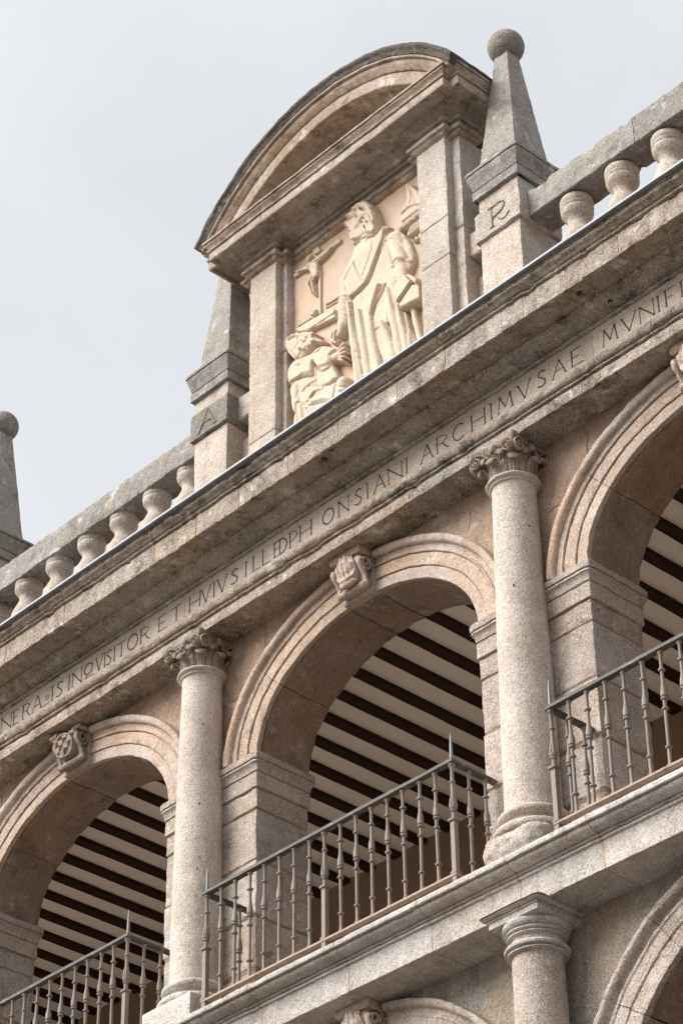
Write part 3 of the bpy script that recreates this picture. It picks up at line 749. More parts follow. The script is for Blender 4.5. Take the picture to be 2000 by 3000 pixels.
def upper_column(px, label, chipped):
    t = thing('column', label, 'column', (px, 0, 9.8), 'slender columns standing against the arcade piers')
    os_ = []
    mb, we, fi = base_block(px, chipped); os_.append(mb.build('plinth', 'slab' if not chipped else 'pier', t, wear=we, fine=fi))
    mb = MB(); lathe(mb, px, 0, [(.255, 10.034), (.272, 10.040), (.284, 10.056), (.284, 10.078), (.272, 10.093), (.255, 10.099), (.240, 10.101), (.237, 10.110), (.222, 10.115), (.213, 10.130), (.218, 10.145), (.232, 10.150), (.236, 10.157), (.247, 10.164), (.255, 10.178), (.253, 10.198), (.240, 10.211), (.222, 10.215)], 64, .02)
    os_.append(mb.build('base_moulding', 'slab' if not chipped else 'column', t, wear=.004, fine=.002))
    mb = MB(); pr = [(.218, 10.212), (.208, 10.222), (.201, 10.245)]
    for i in range(1, 27):
        f = i / 26; pr.append((.199 - .036 * f ** 1.5, 10.245 + (12.90 - 10.245) * f))
    pr += [(.168, 12.925), (.172, 12.935)]
    lathe(mb, px, 0, pr, 72); os_.append(mb.build('shaft', 'column', t, wear=.0025))
    mb = MB(); lathe(mb, px, 0, [(.165, 12.930), (.182, 12.934), (.186, 12.942), (.182, 12.951), (.190, 12.955), (.203, 12.962), (.208, 12.973), (.203, 12.984), (.188, 12.990), (.155, 12.992)], 64)
    os_.append(mb.build('astragal', 'column', t, wear=.003, fine=.001))
    for hz, ha in (((12.45, -35), (11.72, -40), (11.15, -42)) if px == 0 else ((12.52, -15), (12.0, -62))):
        rr = .199 - .036 * ((hz - 10.245) / 2.655) ** 1.5; a_ = R_(ha); c_ = Vector((px + rr * math.cos(a_), rr * math.sin(a_), hz)); d_ = Vector((math.cos(a_), math.sin(a_), 0))
        mb = MB(); sweep(mb, [c_ - d_ * .01, c_ + d_ * .0015], (0, 0, 1), [(.010, .007)] * 2, 9); os_.append(mb.build('bolt_hole', 'ink', t, wear=.003))
    os_.append(corinthian(px, t))
    reloc(t, os_)
upper_column(0.0, 'upper granite column with an intact square plinth, left of the middle iron railing', False)
upper_column(3.5, 'upper granite column with a broken chipped plinth, between middle and right railings', True)

px = 3.5; t = thing('lower_column', 'single lower column with round ringed capital and square abacus under the ledge', 'column', (px, -.05, 0)); os_ = []
mb = MB(); loft_plan(mb, square(px, -.05, .218, r=.004, seg=.05), [(0, 9.383), (0, 9.424), (.012, 9.428), (.012, 9.434), (.0, 9.436), (.0, 9.440), (.026, 9.444), (.042, 9.450), (.046, 9.454), (.036, 9.456), (.036, 9.458), (.056, 9.460), (.056, 9.466)], .03)
os_.append(mb.build('abacus', 'slab', t, wear=.003, fine=.001))
mb = MB(); lathe(mb, px, -.05, [(.200, 9.392), (.220, 9.386), (.228, 9.370), (.224, 9.352), (.208, 9.335), (.194, 9.331), (.190, 9.326), (.206, 9.322), (.208, 9.314), (.198, 9.306), (.182, 9.304), (.182, 9.299), (.196, 9.296), (.196, 9.288), (.184, 9.281), (.170, 9.278), (.170, 9.238), (.184, 9.232), (.208, 9.226), (.219, 9.212), (.216, 9.198), (.204, 9.191), (.184, 9.189), (.182, 9.183), (.199, 9.180), (.201, 9.172), (.192, 9.165), (.176, 9.163), (.168, 9.160)][::-1], 72)
os_.append(mb.build('ringed_capital', 'slab', t, wear=.003, fine=.001))
mb = MB(); lathe(mb, px, -.05, [(.235, .35), (.215, 5.0)] + [(.215 - .045 * i / 12, 5 + 4.165 * i / 12) for i in range(1, 13)], 72, .12); os_.append(mb.build('shaft', 'pier', t, wear=.004))
mb = MB(); loft_plan(mb, square(px, -.05, .30), [(0, 0), (0, .35)], .1); os_.append(mb.build('plinth', 'slab', t, wear=.004))
reloc(t, os_)

# ================================================================== OBELISK FINIALS
def letter_strokes(mb, pts, y, wd, dep=.006):
    for a, b in zip(pts[:-1], pts[1:]):
        d = Vector((b[0] - a[0], b[1] - a[1])); l = d.length or 1; d /= l; n = Vector((-d.y, d.x)) * wd / 2; e = d * wd * .3
        q = [(a[0] - e.x + n.x, a[1] - e.y + n.y), (b[0] + e.x + n.x, b[1] + e.y + n.y), (b[0] + e.x - n.x, b[1] + e.y - n.y), (a[0] - e.x - n.x, a[1] - e.y - n.y)]
        vs = [(p[0], y, p[1]) for p in q] + [(p[0], y + dep, p[1]) for p in q]
        mb.add(vs, [(0, 1, 2, 3), (7, 6, 5, 4), (0, 4, 5, 1), (1, 5, 6, 2), (2, 6, 7, 3), (3, 7, 4, 0)])
def finial(px, label, letter=None, dz=0.0):
    cy = .245; t = thing('obelisk_finial', label, 'obelisk', (px, cy, 14.19), 'ball topped obelisks along the roof balustrade'); o_ = []
    mb = MB(); loft_plan(mb, square(px, cy, .215, r=.006, seg=.05), [(0, 14.2), (0, 15.508)], .05)
    o_.append(mb.build('pedestal', 'aed', t, wear=.006, fine=.003))
    mb = MB(); loft_plan(mb, square(px, cy, .244, r=.008, seg=.04), [(-.02, 15.510), (0, 15.524), (0, 15.80), (-.012, 15.815)], .03)
    bd = mb.build('letter_band', 'greylet' if letter == 'A' else 'aed', t, wear=.010, fine=.004); o_.append(bd)
    mb = MB(); loft_plan(mb, square(px, cy, .215, r=.006, seg=.05), [(0, 15.815), (0, 15.965)], .05); o_.append(mb.build('neck_block', 'aed', t, wear=.005, fine=.002))
    mb = MB(); loft_plan(mb, square(px, cy, .25, r=.005, seg=.05), [(-.03, 15.966), (0, 15.970), (0, 16.056), (-.028, 16.060), (-.028, 16.070), (-.006, 16.078), (.002, 16.105), (.010, 16.13), (.024, 16.165), (.036, 16.195), (.038, 16.208), (.028, 16.212), (.028, 16.218), (.045, 16.221), (.045, 16.246), (.034, 16.250)], .03)
    o_.append(mb.build('cornice_cap', 'grey', t, wear=.004, fine=.002))
    mb = MB(); pr = [(.255, 16.25), (.232, 16.265), (.212, 16.295), (.199, 16.345), (.190, 16.42)]
    for i in range(1, 19): f = i / 18; pr.append((.190 + (.072 - .190) * f, 16.42 + (17.585 - 16.42) * f))
    vs = []; fs = []; n = None
    for h, z in pr:
        pl = dens(rnd([(px - h, cy - h), (px + h, cy - h), (px + h, cy + h), (px - h, cy + h)], .006, 2), 1)
        # constant count: 12 corner points, then split the sides in four
        q = []
        for i in range(len(pl)):
            a, b = pl[i], pl[(i + 1) % len(pl)]; L = math.dist(a, b)
            k = 4 if i % 3 == 2 else 1
            for j in range(k): q.append((a[0] + (b[0] - a[0]) * j / k, a[1] + (b[1] - a[1]) * j / k, z))
        n = len(q); vs += q
    for i in range(len(pr) - 1):
        for j in range(n): a = i * n + j; b = i * n + (j + 1) % n; fs.append((a, b, b + n, a + n))
    fs.append(tuple(range(n))[::-1]); fs.append(tuple((len(pr) - 1) * n + k for k in range(n)))
    mb.add(vs, fs); o_.append(mb.build('obelisk', 'grey', t, wear=.004, fine=.0015))
    mb = MB(); R0 = .158; lathe(mb, px, cy, [(max(.002, R0 * math.sin(R_(a))), 17.715 - R0 * math.cos(R_(a))) for a in range(0, 181, 6)], 44)
    o_.append(mb.build('ball', 'greylet', t, wear=.003, fine=.001))
    if letter:
        mb = MB(); y = cy - .2445 - .006
        if letter == 'A':
            letter_strokes(mb, [(px - .135, 15.56), (px - .07, 15.655), (px - .01, 15.775)], y, .011)
            letter_strokes(mb, [(px - .01, 15.775), (px + .04, 15.68), (px + .09, 15.57)], y, .007)
            letter_strokes(mb, [(px - .075, 15.645), (px + .02, 15.645)], y, .009)
            letter_strokes(mb, [(px - .155, 15.56), (px - .115, 15.56)], y, .007); letter_strokes(mb, [(px + .06, 15.57), (px + .11, 15.57)], y, .006)
        else:
            x = px - .055
            letter_strokes(mb, [(x, 15.575), (x, 15.775)], y, .007)
            letter_strokes(mb, [(x - .035, 15.778), (x + .10, 15.782)], y, .009)
            letter_strokes(mb, [(x + .10, 15.782), (x + .135, 15.765), (x + .14, 15.73), (x + .11, 15.69), (x + .05, 15.672), (x + .01, 15.665)], y, .008)
            letter_strokes(mb, [(x + .065, 15.640), (x + .085, 15.605), (x + .115, 15.588), (x + .15, 15.590), (x + .19, 15.62)], y, .006)
            letter_strokes(mb, [(x - .025, 15.575), (x + .02, 15.575)], y, .007)
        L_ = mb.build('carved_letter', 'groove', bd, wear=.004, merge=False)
    reloc(t, o_)
finial(0.0, 'obelisk finial with letter A on a dark lichened pedestal band, left of the niche', 'A')
finial(3.5, 'tall obelisk finial with a letter R on its pedestal, right of the gable niche', 'R')
finial(-3.5, 'obelisk finial with a round ball, cut by the left edge of the photo')

# ================================================================== BALUSTRADES
def baluster_mesh(cx, cy, zt):
    mb = MB()
    lathe(mb, cx, cy, [(.125, 14.62), (.125, 14.68), (.10, 14.70), (.085, 14.74), (.08, 14.78), (.095, 14.84), (.125, 14.92), (.146, 15.0), (.150, 15.06), (.143, 15.12), (.122, 15.18), (.098, 15.23), (.084, 15.265), (.079, 15.29), (.081, 15.315),
                       (.092, 15.335), (.112, 15.360), (.126, 15.385), (.130, 15.408), (.127, 15.420), (.122, 15.424), (.126, 15.432), (.132, 15.444), (.132, 15.458), (.124, 15.464), (.128, 15.472), (.134, 15.490), (.132, 15.515), (.124, 15.531)], 36, .03)
    return mb
def balustrade(x0, x1, xs, zb, label, joints):
    t = thing('roof_balustrade', label, 'balustrade', ((x0 + x1) / 2, .245, 14.19), 'roof balustrades between the obelisks'); o_ = []
    mb = MB(); pr = rnd([(.385, zb), (.105, zb), (.10, zb + .01), (.10, zb + .262), (.115, zb + .27), (.375, zb + .272)], .01, 2)
    for a, b in seg_run(x0, x1, joints, .008): ext_x(mb, dens(pr, .05), a, b, .04)
    o_.append(mb.build('rail', 'grey', t, wear=.009, fine=.005, chip=(.24, zb + .13, .022)))
    mb = MB()
    for j in joints:
        mb = MB(); ext_x(mb, dens(inset([(.385, zb), (.105, zb), (.10, zb + .01), (.10, zb + .262), (.115, zb + .27), (.375, zb + .272)], .006), .05), j - .012, j + .012, .05)
        o_.append(mb.build('mortar_joint', 'mortar', t, wear=.009, fine=.004))
    mb = MB(); ext_x(mb, rnd([(.42, 14.19), (.07, 14.19), (.07, 14.60), (.09, 14.62), (.42, 14.62)], .01, 2), x0, x1, .1); o_.append(mb.build('base_course', 'grey', t, wear=.005))
    for x in xs: o_.append(baluster_mesh(x, .245, zb).build('baluster', 'aed', t, wear=.004, fine=.002))
    reloc(t, o_)
balustrade(-3.27, -.245, [-.51, -.983, -1.452, -1.92, -2.39, -2.857], 15.475, 'left roof balustrade of squat vase balusters under a worn stone rail', [-1.28, -.60, -2.2])
balustrade(3.745, 6.75, [4.12, 4.59, 5.06, 5.53, 6.0, 6.47], 15.545, 'right roof balustrade rising to the right edge of the photo', [4.86, 5.9])

# ================================================================== GABLE NICHE (AEDICULE)
aed = thing('gable_niche', 'tall stone niche with pilasters under a segmental arched pediment on the roof', 'aedicule', (1.755, .1, 14.19))
do = []
CX = 1.755
def blk(parent, name, x0, x1, y0, y1, z0, z1, mat='aed', r=.006, wear=.006):
    mb = MB(); box(mb, x0, x1, y0, y1, z0, z1, r=r, seg=.05); return mb.build(name, mat, parent, wear=wear, fine=.002)
for s in (-1, 1):
    a, b = sorted((CX + s * .885, CX + s * 1.215)); mb = MB()
    for z0, z1 in ((14.2, 15.62), (15.625, 16.03), (16.035, 16.905)) if s > 0 else ((14.2, 15.05), (15.055, 16.905)): box(mb, a, b, 0, .10, z0, z1, r=.006, seg=.05)
    do.append(mb.build('pilaster', 'aed', aed, wear=.006, fine=.0025))
    a, b = sorted((CX + s * .825, CX + s * 1.313)); mb = MB()
    for z0, z1 in ((14.2, 15.9), (15.905, 16.905)): box(mb, a, b, .075, .47, z0, z1, r=.012, seg=.05)
    do.append(mb.build('side_pier', 'aed', aed, wear=.009 if s > 0 else .006, fine=.003))
do.append(blk(aed, 'back_wall', CX - .83, CX + .83, .20, .46, 14.2, 17.2, 'aed'))
# moulded top: one plan with the breaks over the pilasters
def cornice_plan(y1, yb, h1, h2, rec=None):
    p = [(CX - h2, .26), (CX - h2, yb), (CX - h1, yb), (CX - h1, y1)]
    if rec: p += [(CX - rec[0], y1), (CX - rec[0], yb), (CX - rec[1], yb), (CX - rec[1], rec[2]), (CX + rec[1], rec[2]), (CX + rec[1], yb), (CX + rec[0], yb), (CX + rec[0], y1)]
    p += [(CX + h1, y1), (CX + h1, yb), (CX + h2, yb), (CX + h2, .26)]
    return p
# the plan runs clockwise seen from above -> reverse for outward = right of travel
pl = cornice_plan(0, .075, 1.215, 1.313, (.885, .825, .15))
area = sum(pl[i - 1][0] * pl[i][1] - pl[i][0] * pl[i - 1][1] for i in range(len(pl)))
if area < 0: pl = pl[::-1]
mb = MB(); loft_corners(mb, pl, [(-.01, 16.895), (0, 16.90), (.012, 16.905), (.026, 16.915), (.036, 16.925), (.042, 16.932), (.030, 16.936), (.030, 16.941), (.054, 16.946), (.062, 16.955), (.062, 16.970), (.054, 16.984), (.030, 16.990), (.024, 16.996), (.030, 17.000), (.030, 17.036), (.022, 17.040), (.022, 17.045), (.052, 17.050), (.054, 17.080), (.02, 17.09)])
do.append(mb.build('capital_moulding', 'hood', aed, wear=.005, fine=.002))
pl2 = cornice_plan(0, .075, 1.215, 1.313, (.885, .825, .10)); pl2 = pl2[::-1] if area < 0 else pl2
mb = MB(); loft_corners(mb, pl2, [(.0, 17.088), (.030, 17.090), (.036, 17.098), (.045, 17.125), (.062, 17.140), (.085, 17.150), (.10, 17.165), (.105, 17.185), (-.05, 17.19)])
do.append(mb.build('bed_moulding', 'hood', aed, wear=.006, fine=.002))
pl3 = cornice_plan(-.0, .075, 1.215, 1.313); pl3 = pl3[::-1] if area < 0 else pl3
mb = MB(); loft_corners(mb, pl3, [(.05, 17.178), (.235, 17.172), (.240, 17.135), (.262, 17.135), (.265, 17.139), (.265, 17.220), (.250, 17.224), (.250, 17.233), (.277, 17.236), (.279, 17.245), (.264, 17.249), (.264, 17.262), (.278, 17.285), (.298, 17.300), (.300, 17.310), (.286, 17.314), (.286, 17.320), (.312, 17.323), (.312, 17.342), (.30, 17.345)])
do.append(mb.build('cornice', 'hood', aed, wear=.005, fine=.003))
# segmental hood
HR, HZ = 2.03, 16.17
t_end = math.asin((17.36 - HZ) / HR)
def hood_ring(name, prof, mat, wear, n=70, R=HR):
    mb = MB(); arch_sweep(mb, CX, HZ, R, R, dens(rnd(prof, .005, 2), .05), t_end + prof_shift, math.pi - t_end - prof_shift, n)
    return mb.build(name, mat, aed, wear=wear, fine=wear * .5)
prof_shift = .0
do.append(hood_ring('hood_crown', [(0, .46), (0, -.318), (-.018, -.322), (-.034, -.318), (-.05, -.300), (-.075, -.290), (-.09, -.285), (-.09, .46)], 'crown', .009))
do.append(hood_ring('hood_moulding', [(-.088, .44), (-.088, -.262), (-.097, -.262), (-.099, -.288), (-.118, -.286), (-.120, -.252), (-.129, -.250), (-.133, -.262), (-.160, -.252), (-.190, -.228), (-.206, -.215), (-.208, -.192), (-.217, -.190), (-.219, -.212), (-.330, -.204), (-.336, -.19), (-.336, .40)], 'hood', .005))
# tympanum fills down to the cornice
mb = MB(); n = 40; vs = []; fs = []
for i in range(n + 1):
    th = t_end + (math.pi - 2 * t_end) * i / n; x = CX + (HR - .30) * math.cos(th); z = HZ + (HR - .30) * math.sin(th)
    vs += [(x, .04, 17.33), (x, .04, max(z, 17.34)), (x, .44, max(z, 17.34)), (x, .44, 17.33)]
for i in range(n): 
    for q in range(4): a = 4 * i + q; b = 4 * i + (q + 1) % 4; fs.append((a, b, b + 4, a + 4))
mb.add(vs, fs); do.append(mb.build('tympanum', 'arch', aed, wear=.006))
# springing blocks close the hood's feet
for s in (-1, 1):
    mb = MB(); a, b = sorted((CX + s * 1.30, CX + s * 1.60)); 
# short pieces of rail that tie the niche to the pedestals
do.append(blk(aed, 'rail_stub', CX + 1.305, 3.29, .13, .38, 15.575, 15.83, r=.012, wear=.01))
do.append(blk(aed, 'rail_stub', .21, CX - 1.305, .13, .38, 15.56, 15.82, r=.012, wear=.01))
do.append(blk(aed, 'lower_link_wall', CX + 1.305, 3.29, .20, .38, 14.2, 15.40, r=.012, wear=.008))
do.append(blk(aed, 'lower_link_wall', .21, CX - 1.305, .20, .38, 14.2, 15.40, r=.012, wear=.008))
reloc(aed, do)

# ================================================================== RELIEF
RELIEF=[
('standing_figure','poly',[(1.77,16.565),(1.853,16.598),(2.015,16.52),(2.175,16.481),(2.293,16.383),(2.368,16.265),(2.435,16.11),(2.455,15.94),(2.392,15.836),(2.299,15.777),(2.291,15.544),(2.358,15.443),(2.396,15.244),(2.499,14.95),(2.432,14.539),(2.359,14.25),(1.714,14.399),(1.714,15.081),(1.696,15.384),(1.692,15.684),(1.697,15.97),(1.613,16.269),(1.622,16.363),(1.685,16.421)],0.077,0.13,'max'),
('standing_figure','poly',[(1.757,15.908),(2.092,15.911),(2.259,15.779),(2.276,15.495),(2.325,15.056),(2.244,14.539),(1.86,14.539),(1.823,15.248)],0.0875,0.2,'max'),
('standing_figure','tube',[(1.904,16.451),(1.907,16.574)],0.084,[0.075,0.07],'max'),
('standing_figure','tube',[(1.786,16.544),(1.906,16.537),(2.028,16.493)],0.0945,[0.011,0.012,0.011],'max'),
('standing_figure','poly',[(1.728,16.98),(1.71,16.935),(1.707,16.886),(1.692,16.851),(1.672,16.82),(1.705,16.775),(1.71,16.744),(1.704,16.729),(1.723,16.702),(1.722,16.666),(1.735,16.631),(1.787,16.577),(1.866,16.551),(1.934,16.556),(1.991,16.543),(2.007,16.657),(1.97,16.79),(1.887,16.893),(1.778,16.968)],0.0945,0.035,'max'),
('standing_figure','tube',[(1.783,16.885),(1.835,16.723)],0.112,[0.045,0.062],'max'),
('standing_figure','line',[(1.733,16.958),(1.727,16.923),(1.732,16.888)],0.016,0.014,'add'),
('standing_figure','line',[(1.706,16.861),(1.692,16.832),(1.68,16.812)],0.022,0.011,'add'),
('standing_figure','line',[(1.723,16.85),(1.762,16.842),(1.802,16.808)],-0.03,0.011,'add'),
('standing_figure','line',[(1.721,16.889),(1.776,16.871),(1.837,16.813)],0.018,0.008,'add'),
('standing_figure','line',[(1.737,16.844),(1.77,16.831),(1.799,16.8)],0.014,0.006,'add'),
('standing_figure','line',[(1.711,16.737),(1.759,16.699)],-0.022,0.006,'add'),
('standing_figure','line',[(1.713,16.752),(1.752,16.722)],0.012,0.006,'add'),
('standing_figure','line',[(1.717,16.706),(1.758,16.679)],0.012,0.007,'add'),
('standing_figure','line',[(1.727,16.649),(1.757,16.616),(1.787,16.596)],0.016,0.012,'add'),
('standing_figure','line',[(1.797,16.566),(1.879,16.536),(1.974,16.526)],-0.03,0.01,'add'),
('standing_figure','line',[(1.712,16.781),(1.735,16.753),(1.759,16.711)],-0.01,0.007,'add'),
('standing_figure','tube',[(1.722,16.968),(1.74,17.014),(1.784,17.004),(1.831,16.951),(1.81,16.928)],0.1295,[0.022,0.028,0.026,0.024,0.02],'max'),
('standing_figure','tube',[(1.824,16.941),(1.893,16.916),(1.961,16.865),(2.007,16.793)],0.1295,[0.022,0.026,0.028,0.026],'max'),
('standing_figure','tube',[(1.837,16.903),(1.92,16.881),(1.986,16.801),(2.018,16.697)],0.1295,[0.022,0.028,0.03,0.028],'max'),
('standing_figure','tube',[(2.002,16.777),(2.041,16.682),(2.05,16.613),(2.037,16.558)],0.1295,[0.026,0.028,0.028,0.026],'max'),
('standing_figure','tube',[(1.877,16.843),(1.917,16.766),(1.902,16.725)],0.1295,[0.024,0.028,0.022],'max'),
('standing_figure','tube',[(1.918,16.791),(1.984,16.72),(2.023,16.631),(2.027,16.54)],0.1295,[0.026,0.03,0.03,0.028],'max'),
('standing_figure','tube',[(2.029,16.602),(2.055,16.547),(2.067,16.501)],0.1295,[0.022,0.022,0.014],'max'),
('standing_figure','tube',[(1.981,16.609),(2.0,16.546),(2.046,16.496)],0.1295,[0.02,0.022,0.014],'max'),
('standing_figure','line',[(1.77,16.994),(1.811,16.95)],-0.02,0.006,'add'),
('standing_figure','line',[(1.852,16.937),(1.92,16.91),(2.001,16.835),(2.04,16.746)],-0.02,0.006,'add'),
('standing_figure','line',[(1.905,16.856),(1.986,16.782),(2.024,16.68),(2.042,16.593)],-0.02,0.006,'add'),
('standing_figure','line',[(1.951,16.743),(1.996,16.661),(2.008,16.591)],-0.02,0.006,'add'),
('standing_figure','line',[(2.052,16.699),(2.077,16.619),(2.068,16.55)],-0.02,0.006,'add'),
('standing_figure','line',[(1.735,16.985),(1.77,16.994)],-0.02,0.006,'add'),
('standing_figure','line',[(1.918,16.828),(1.972,16.779),(1.998,16.711)],-0.02,0.006,'add'),
('standing_figure','line',[(2.056,16.584),(2.088,16.518)],-0.02,0.006,'add'),
('standing_figure','line',[(1.865,16.897),(1.892,16.891)],-0.02,0.006,'add'),
('standing_figure','tube',[(1.94,16.685),(1.964,16.661),(1.966,16.629),(1.946,16.62)],0.1295,[0.014,0.015,0.014,0.012],'max'),
('standing_figure','poly',[(1.784,16.462),(1.85,16.45),(2.046,16.443),(2.155,16.482),(2.254,16.416),(2.173,16.396),(2.151,16.336),(2.109,16.265),(2.038,16.146),(1.934,15.998),(1.725,15.962),(1.685,16.075),(1.654,16.243),(1.751,16.316)],0.1036,0.03,'max'),
('standing_figure','poly',[(1.784,16.462),(1.85,16.45),(2.046,16.431),(2.036,16.314),(1.965,16.176),(1.895,16.056),(1.824,16.225),(1.793,16.35)],0.1106,0.02,'max'),
('standing_figure','line',[(1.784,16.462),(1.796,16.349),(1.824,16.225),(1.898,16.048)],-0.02,0.008,'add'),
('standing_figure','line',[(2.152,16.36),(2.095,16.25),(2.031,16.132),(1.937,15.993),(1.725,15.958)],-0.012,0.01,'add'),
('standing_figure','line',[(2.175,16.456),(2.152,16.36),(2.102,16.27)],0.016,0.014,'add'),
('standing_figure','line',[(2.175,16.463),(2.254,16.422),(2.318,16.348),(2.368,16.265)],0.02,0.016,'add'),
('standing_figure','tube',[(2.244,16.289),(2.327,16.002)],0.1085,[0.1,0.085],'max'),
('standing_figure','tube',[(2.326,15.967),(2.34,15.801)],0.098,[0.072,0.055],'max'),
('standing_figure','line',[(2.235,15.996),(2.328,16.014),(2.43,15.935)],0.016,0.012,'add'),
('standing_figure','line',[(2.179,16.321),(2.207,16.166),(2.248,15.982)],-0.016,0.01,'add'),
('standing_figure','line',[(2.179,16.321),(2.321,16.201),(2.418,15.979)],-0.01,0.01,'add'),
('standing_figure','line',[(2.275,15.807),(2.346,15.791)],-0.012,0.008,'add'),
('standing_figure','tube',[(2.345,15.754),(2.326,15.676)],0.1225,[0.035,0.03],'max'),
('standing_figure','tube',[(2.363,15.724),(2.355,15.67)],0.1295,[0.014,0.012],'max'),
('standing_figure','tube',[(2.331,15.733),(2.331,15.649)],0.133,[0.013,0.011],'max'),
('standing_figure','tube',[(1.616,16.273),(1.626,16.058)],0.07,[0.045,0.06],'max'),
('standing_figure','tube',[(1.629,16.044),(1.616,15.773)],0.0945,[0.075,0.072],'max'),
('standing_figure','tube',[(1.608,15.778),(1.573,15.692)],0.084,[0.045,0.036],'max'),
('standing_figure','tube',[(1.566,15.684),(1.532,15.669)],0.084,[0.036,0.03],'max'),
('standing_figure','tube',[(1.553,15.728),(1.532,15.663),(1.538,15.617)],0.1015,[0.014,0.013,0.012],'max'),
('standing_figure','tube',[(1.519,15.737),(1.491,15.682),(1.504,15.626)],0.0945,[0.013,0.013,0.012],'max'),
('standing_figure','tube',[(1.498,15.654),(1.551,15.585),(1.592,15.602)],0.098,[0.012,0.013,0.012],'max'),
('standing_figure','line',[(1.579,16.07),(1.68,16.023)],-0.014,0.008,'add'),
('standing_figure','line',[(1.558,15.84),(1.609,15.82),(1.682,15.738)],-0.014,0.008,'add'),
('standing_figure','line',[(1.585,16.011),(1.665,15.935)],-0.006,0.01,'add'),
('standing_figure','line',[(1.577,15.943),(1.664,15.863)],-0.006,0.01,'add'),
('standing_figure','line',[(1.569,15.887),(1.677,15.807)],-0.006,0.01,'add'),
('standing_figure','line',[(1.699,15.972),(1.735,15.744),(1.794,15.385),(1.853,15.035),(1.864,14.937)],0.022,0.016,'add'),
('standing_figure','line',[(1.731,15.946),(1.755,15.731),(1.821,15.369),(1.867,15.073)],-0.016,0.01,'add'),
('standing_figure','line',[(1.694,15.59),(1.742,15.429),(1.82,15.323)],-0.01,0.01,'add'),
('standing_figure','line',[(1.724,15.194),(1.84,15.066)],-0.01,0.01,'add'),
('standing_figure','line',[(2.145,15.855),(2.096,15.767),(2.034,15.698),(1.999,15.613)],-0.03,0.014,'add'),
('standing_figure','line',[(2.099,15.885),(2.05,15.784),(2.001,15.707),(1.973,15.63)],0.018,0.014,'add'),
('standing_figure','line',[(1.992,15.612),(2.007,15.431),(2.041,15.234),(2.107,15.026)],-0.026,0.013,'add'),
('standing_figure','line',[(1.947,15.646),(1.967,15.397),(1.999,15.143),(2.022,15.014)],0.014,0.02,'add'),
('standing_figure','line',[(2.181,15.76),(2.162,15.569),(2.164,15.427)],0.012,0.016,'add'),
('standing_figure','line',[(2.177,15.407),(2.223,15.238),(2.312,15.021)],-0.034,0.016,'add'),
('standing_figure','line',[(2.112,15.441),(2.134,15.293),(2.193,15.094),(2.203,15.019)],0.022,0.022,'add'),
('standing_figure','line',[(2.027,15.43),(2.086,15.44),(2.177,15.413)],-0.012,0.012,'add'),
('standing_figure','line',[(2.354,15.472),(2.381,15.314),(2.405,15.114),(2.42,15.001)],0.026,0.018,'add'),
('standing_figure','line',[(2.397,15.421),(2.429,15.226),(2.495,14.978)],-0.03,0.014,'add'),
('standing_figure','line',[(2.309,15.477),(2.328,15.289),(2.359,15.084)],-0.018,0.014,'add'),
('standing_figure','line',[(1.844,15.249),(1.868,15.119),(1.904,14.993)],0.014,0.014,'add'),
('standing_figure','line',[(1.831,15.257),(1.936,15.228)],-0.014,0.01,'add'),
('standing_figure','line',[(1.828,15.721),(1.836,15.478),(1.893,15.092)],-0.01,0.02,'add'),
('standing_figure','line',[(1.76,16.313),(1.675,16.195)],0.01,0.02,'add'),
('standing_figure','tube',[(1.711,15.93),(1.743,15.56),(1.805,15.053),(1.836,14.692)],0.1036,[0.018,0.03,0.04,0.05],'max'),
('standing_figure','tube',[(1.835,15.766),(1.873,15.421),(1.923,15.04),(1.964,14.617)],0.1092,[0.015,0.035,0.045,0.05],'max'),
('standing_figure','tube',[(2.085,15.884),(2.015,15.748),(1.969,15.622),(1.992,15.406),(2.036,15.1),(2.09,14.543)],0.1176,[0.012,0.022,0.026,0.034,0.04,0.05],'max'),
('standing_figure','tube',[(2.099,15.469),(2.158,15.28),(2.221,15.033),(2.293,14.536)],0.1134,[0.026,0.04,0.05,0.06],'max'),
('standing_figure','tube',[(2.29,15.526),(2.321,15.319),(2.369,15.057),(2.408,14.58)],0.1036,[0.02,0.03,0.036,0.05],'max'),
('standing_figure','tube',[(2.168,15.794),(2.194,15.575),(2.243,15.309),(2.326,14.742)],0.098,[0.02,0.035,0.04,0.05],'max'),
('hanging_strap','tube',[(2.419,15.504),(2.443,15.301),(2.501,15.022)],0.06,[0.028,0.03,0.03],'max'),
('book','poly',[(2.261,15.673),(2.43,15.762),(2.502,15.628),(2.323,15.512)],0.14,0.012,'max'),
('book','poly',[(2.43,15.762),(2.511,15.699),(2.642,15.52),(2.633,15.479),(2.502,15.628)],0.1505,0.012,'max'),
('book','poly',[(2.502,15.628),(2.641,15.497),(2.589,15.413),(2.507,15.419),(2.36,15.442),(2.323,15.512)],0.119,0.03,'max'),
('kneeling_figure','poly',[(1.132,15.696),(1.257,15.668),(1.38,15.676),(1.556,15.532),(1.595,15.461),(1.5,15.447),(1.513,15.369),(1.551,15.24),(1.47,15.23),(1.551,15.216),(1.63,15.157),(1.681,15.045),(1.653,14.947),(1.544,14.724),(1.237,14.787),(1.088,14.872),(0.993,15.009),(1.075,15.054),(1.013,15.172),(0.993,15.302),(0.972,15.409),(0.958,15.537),(0.937,15.61),(0.965,15.677),(1.035,15.719)],0.084,0.1,'max'),
('kneeling_figure','poly',[(1.132,15.696),(1.257,15.668),(1.38,15.676),(1.556,15.532),(1.494,15.498),(1.473,15.411),(1.31,15.456),(1.27,15.552),(1.262,15.438),(1.131,15.492),(0.993,15.456),(0.958,15.501),(0.939,15.608),(0.965,15.677),(1.035,15.719)],0.1015,0.035,'max'),
('kneeling_figure','tube',[(1.104,15.749),(1.16,15.775)],0.084,[0.07,0.065],'max'),
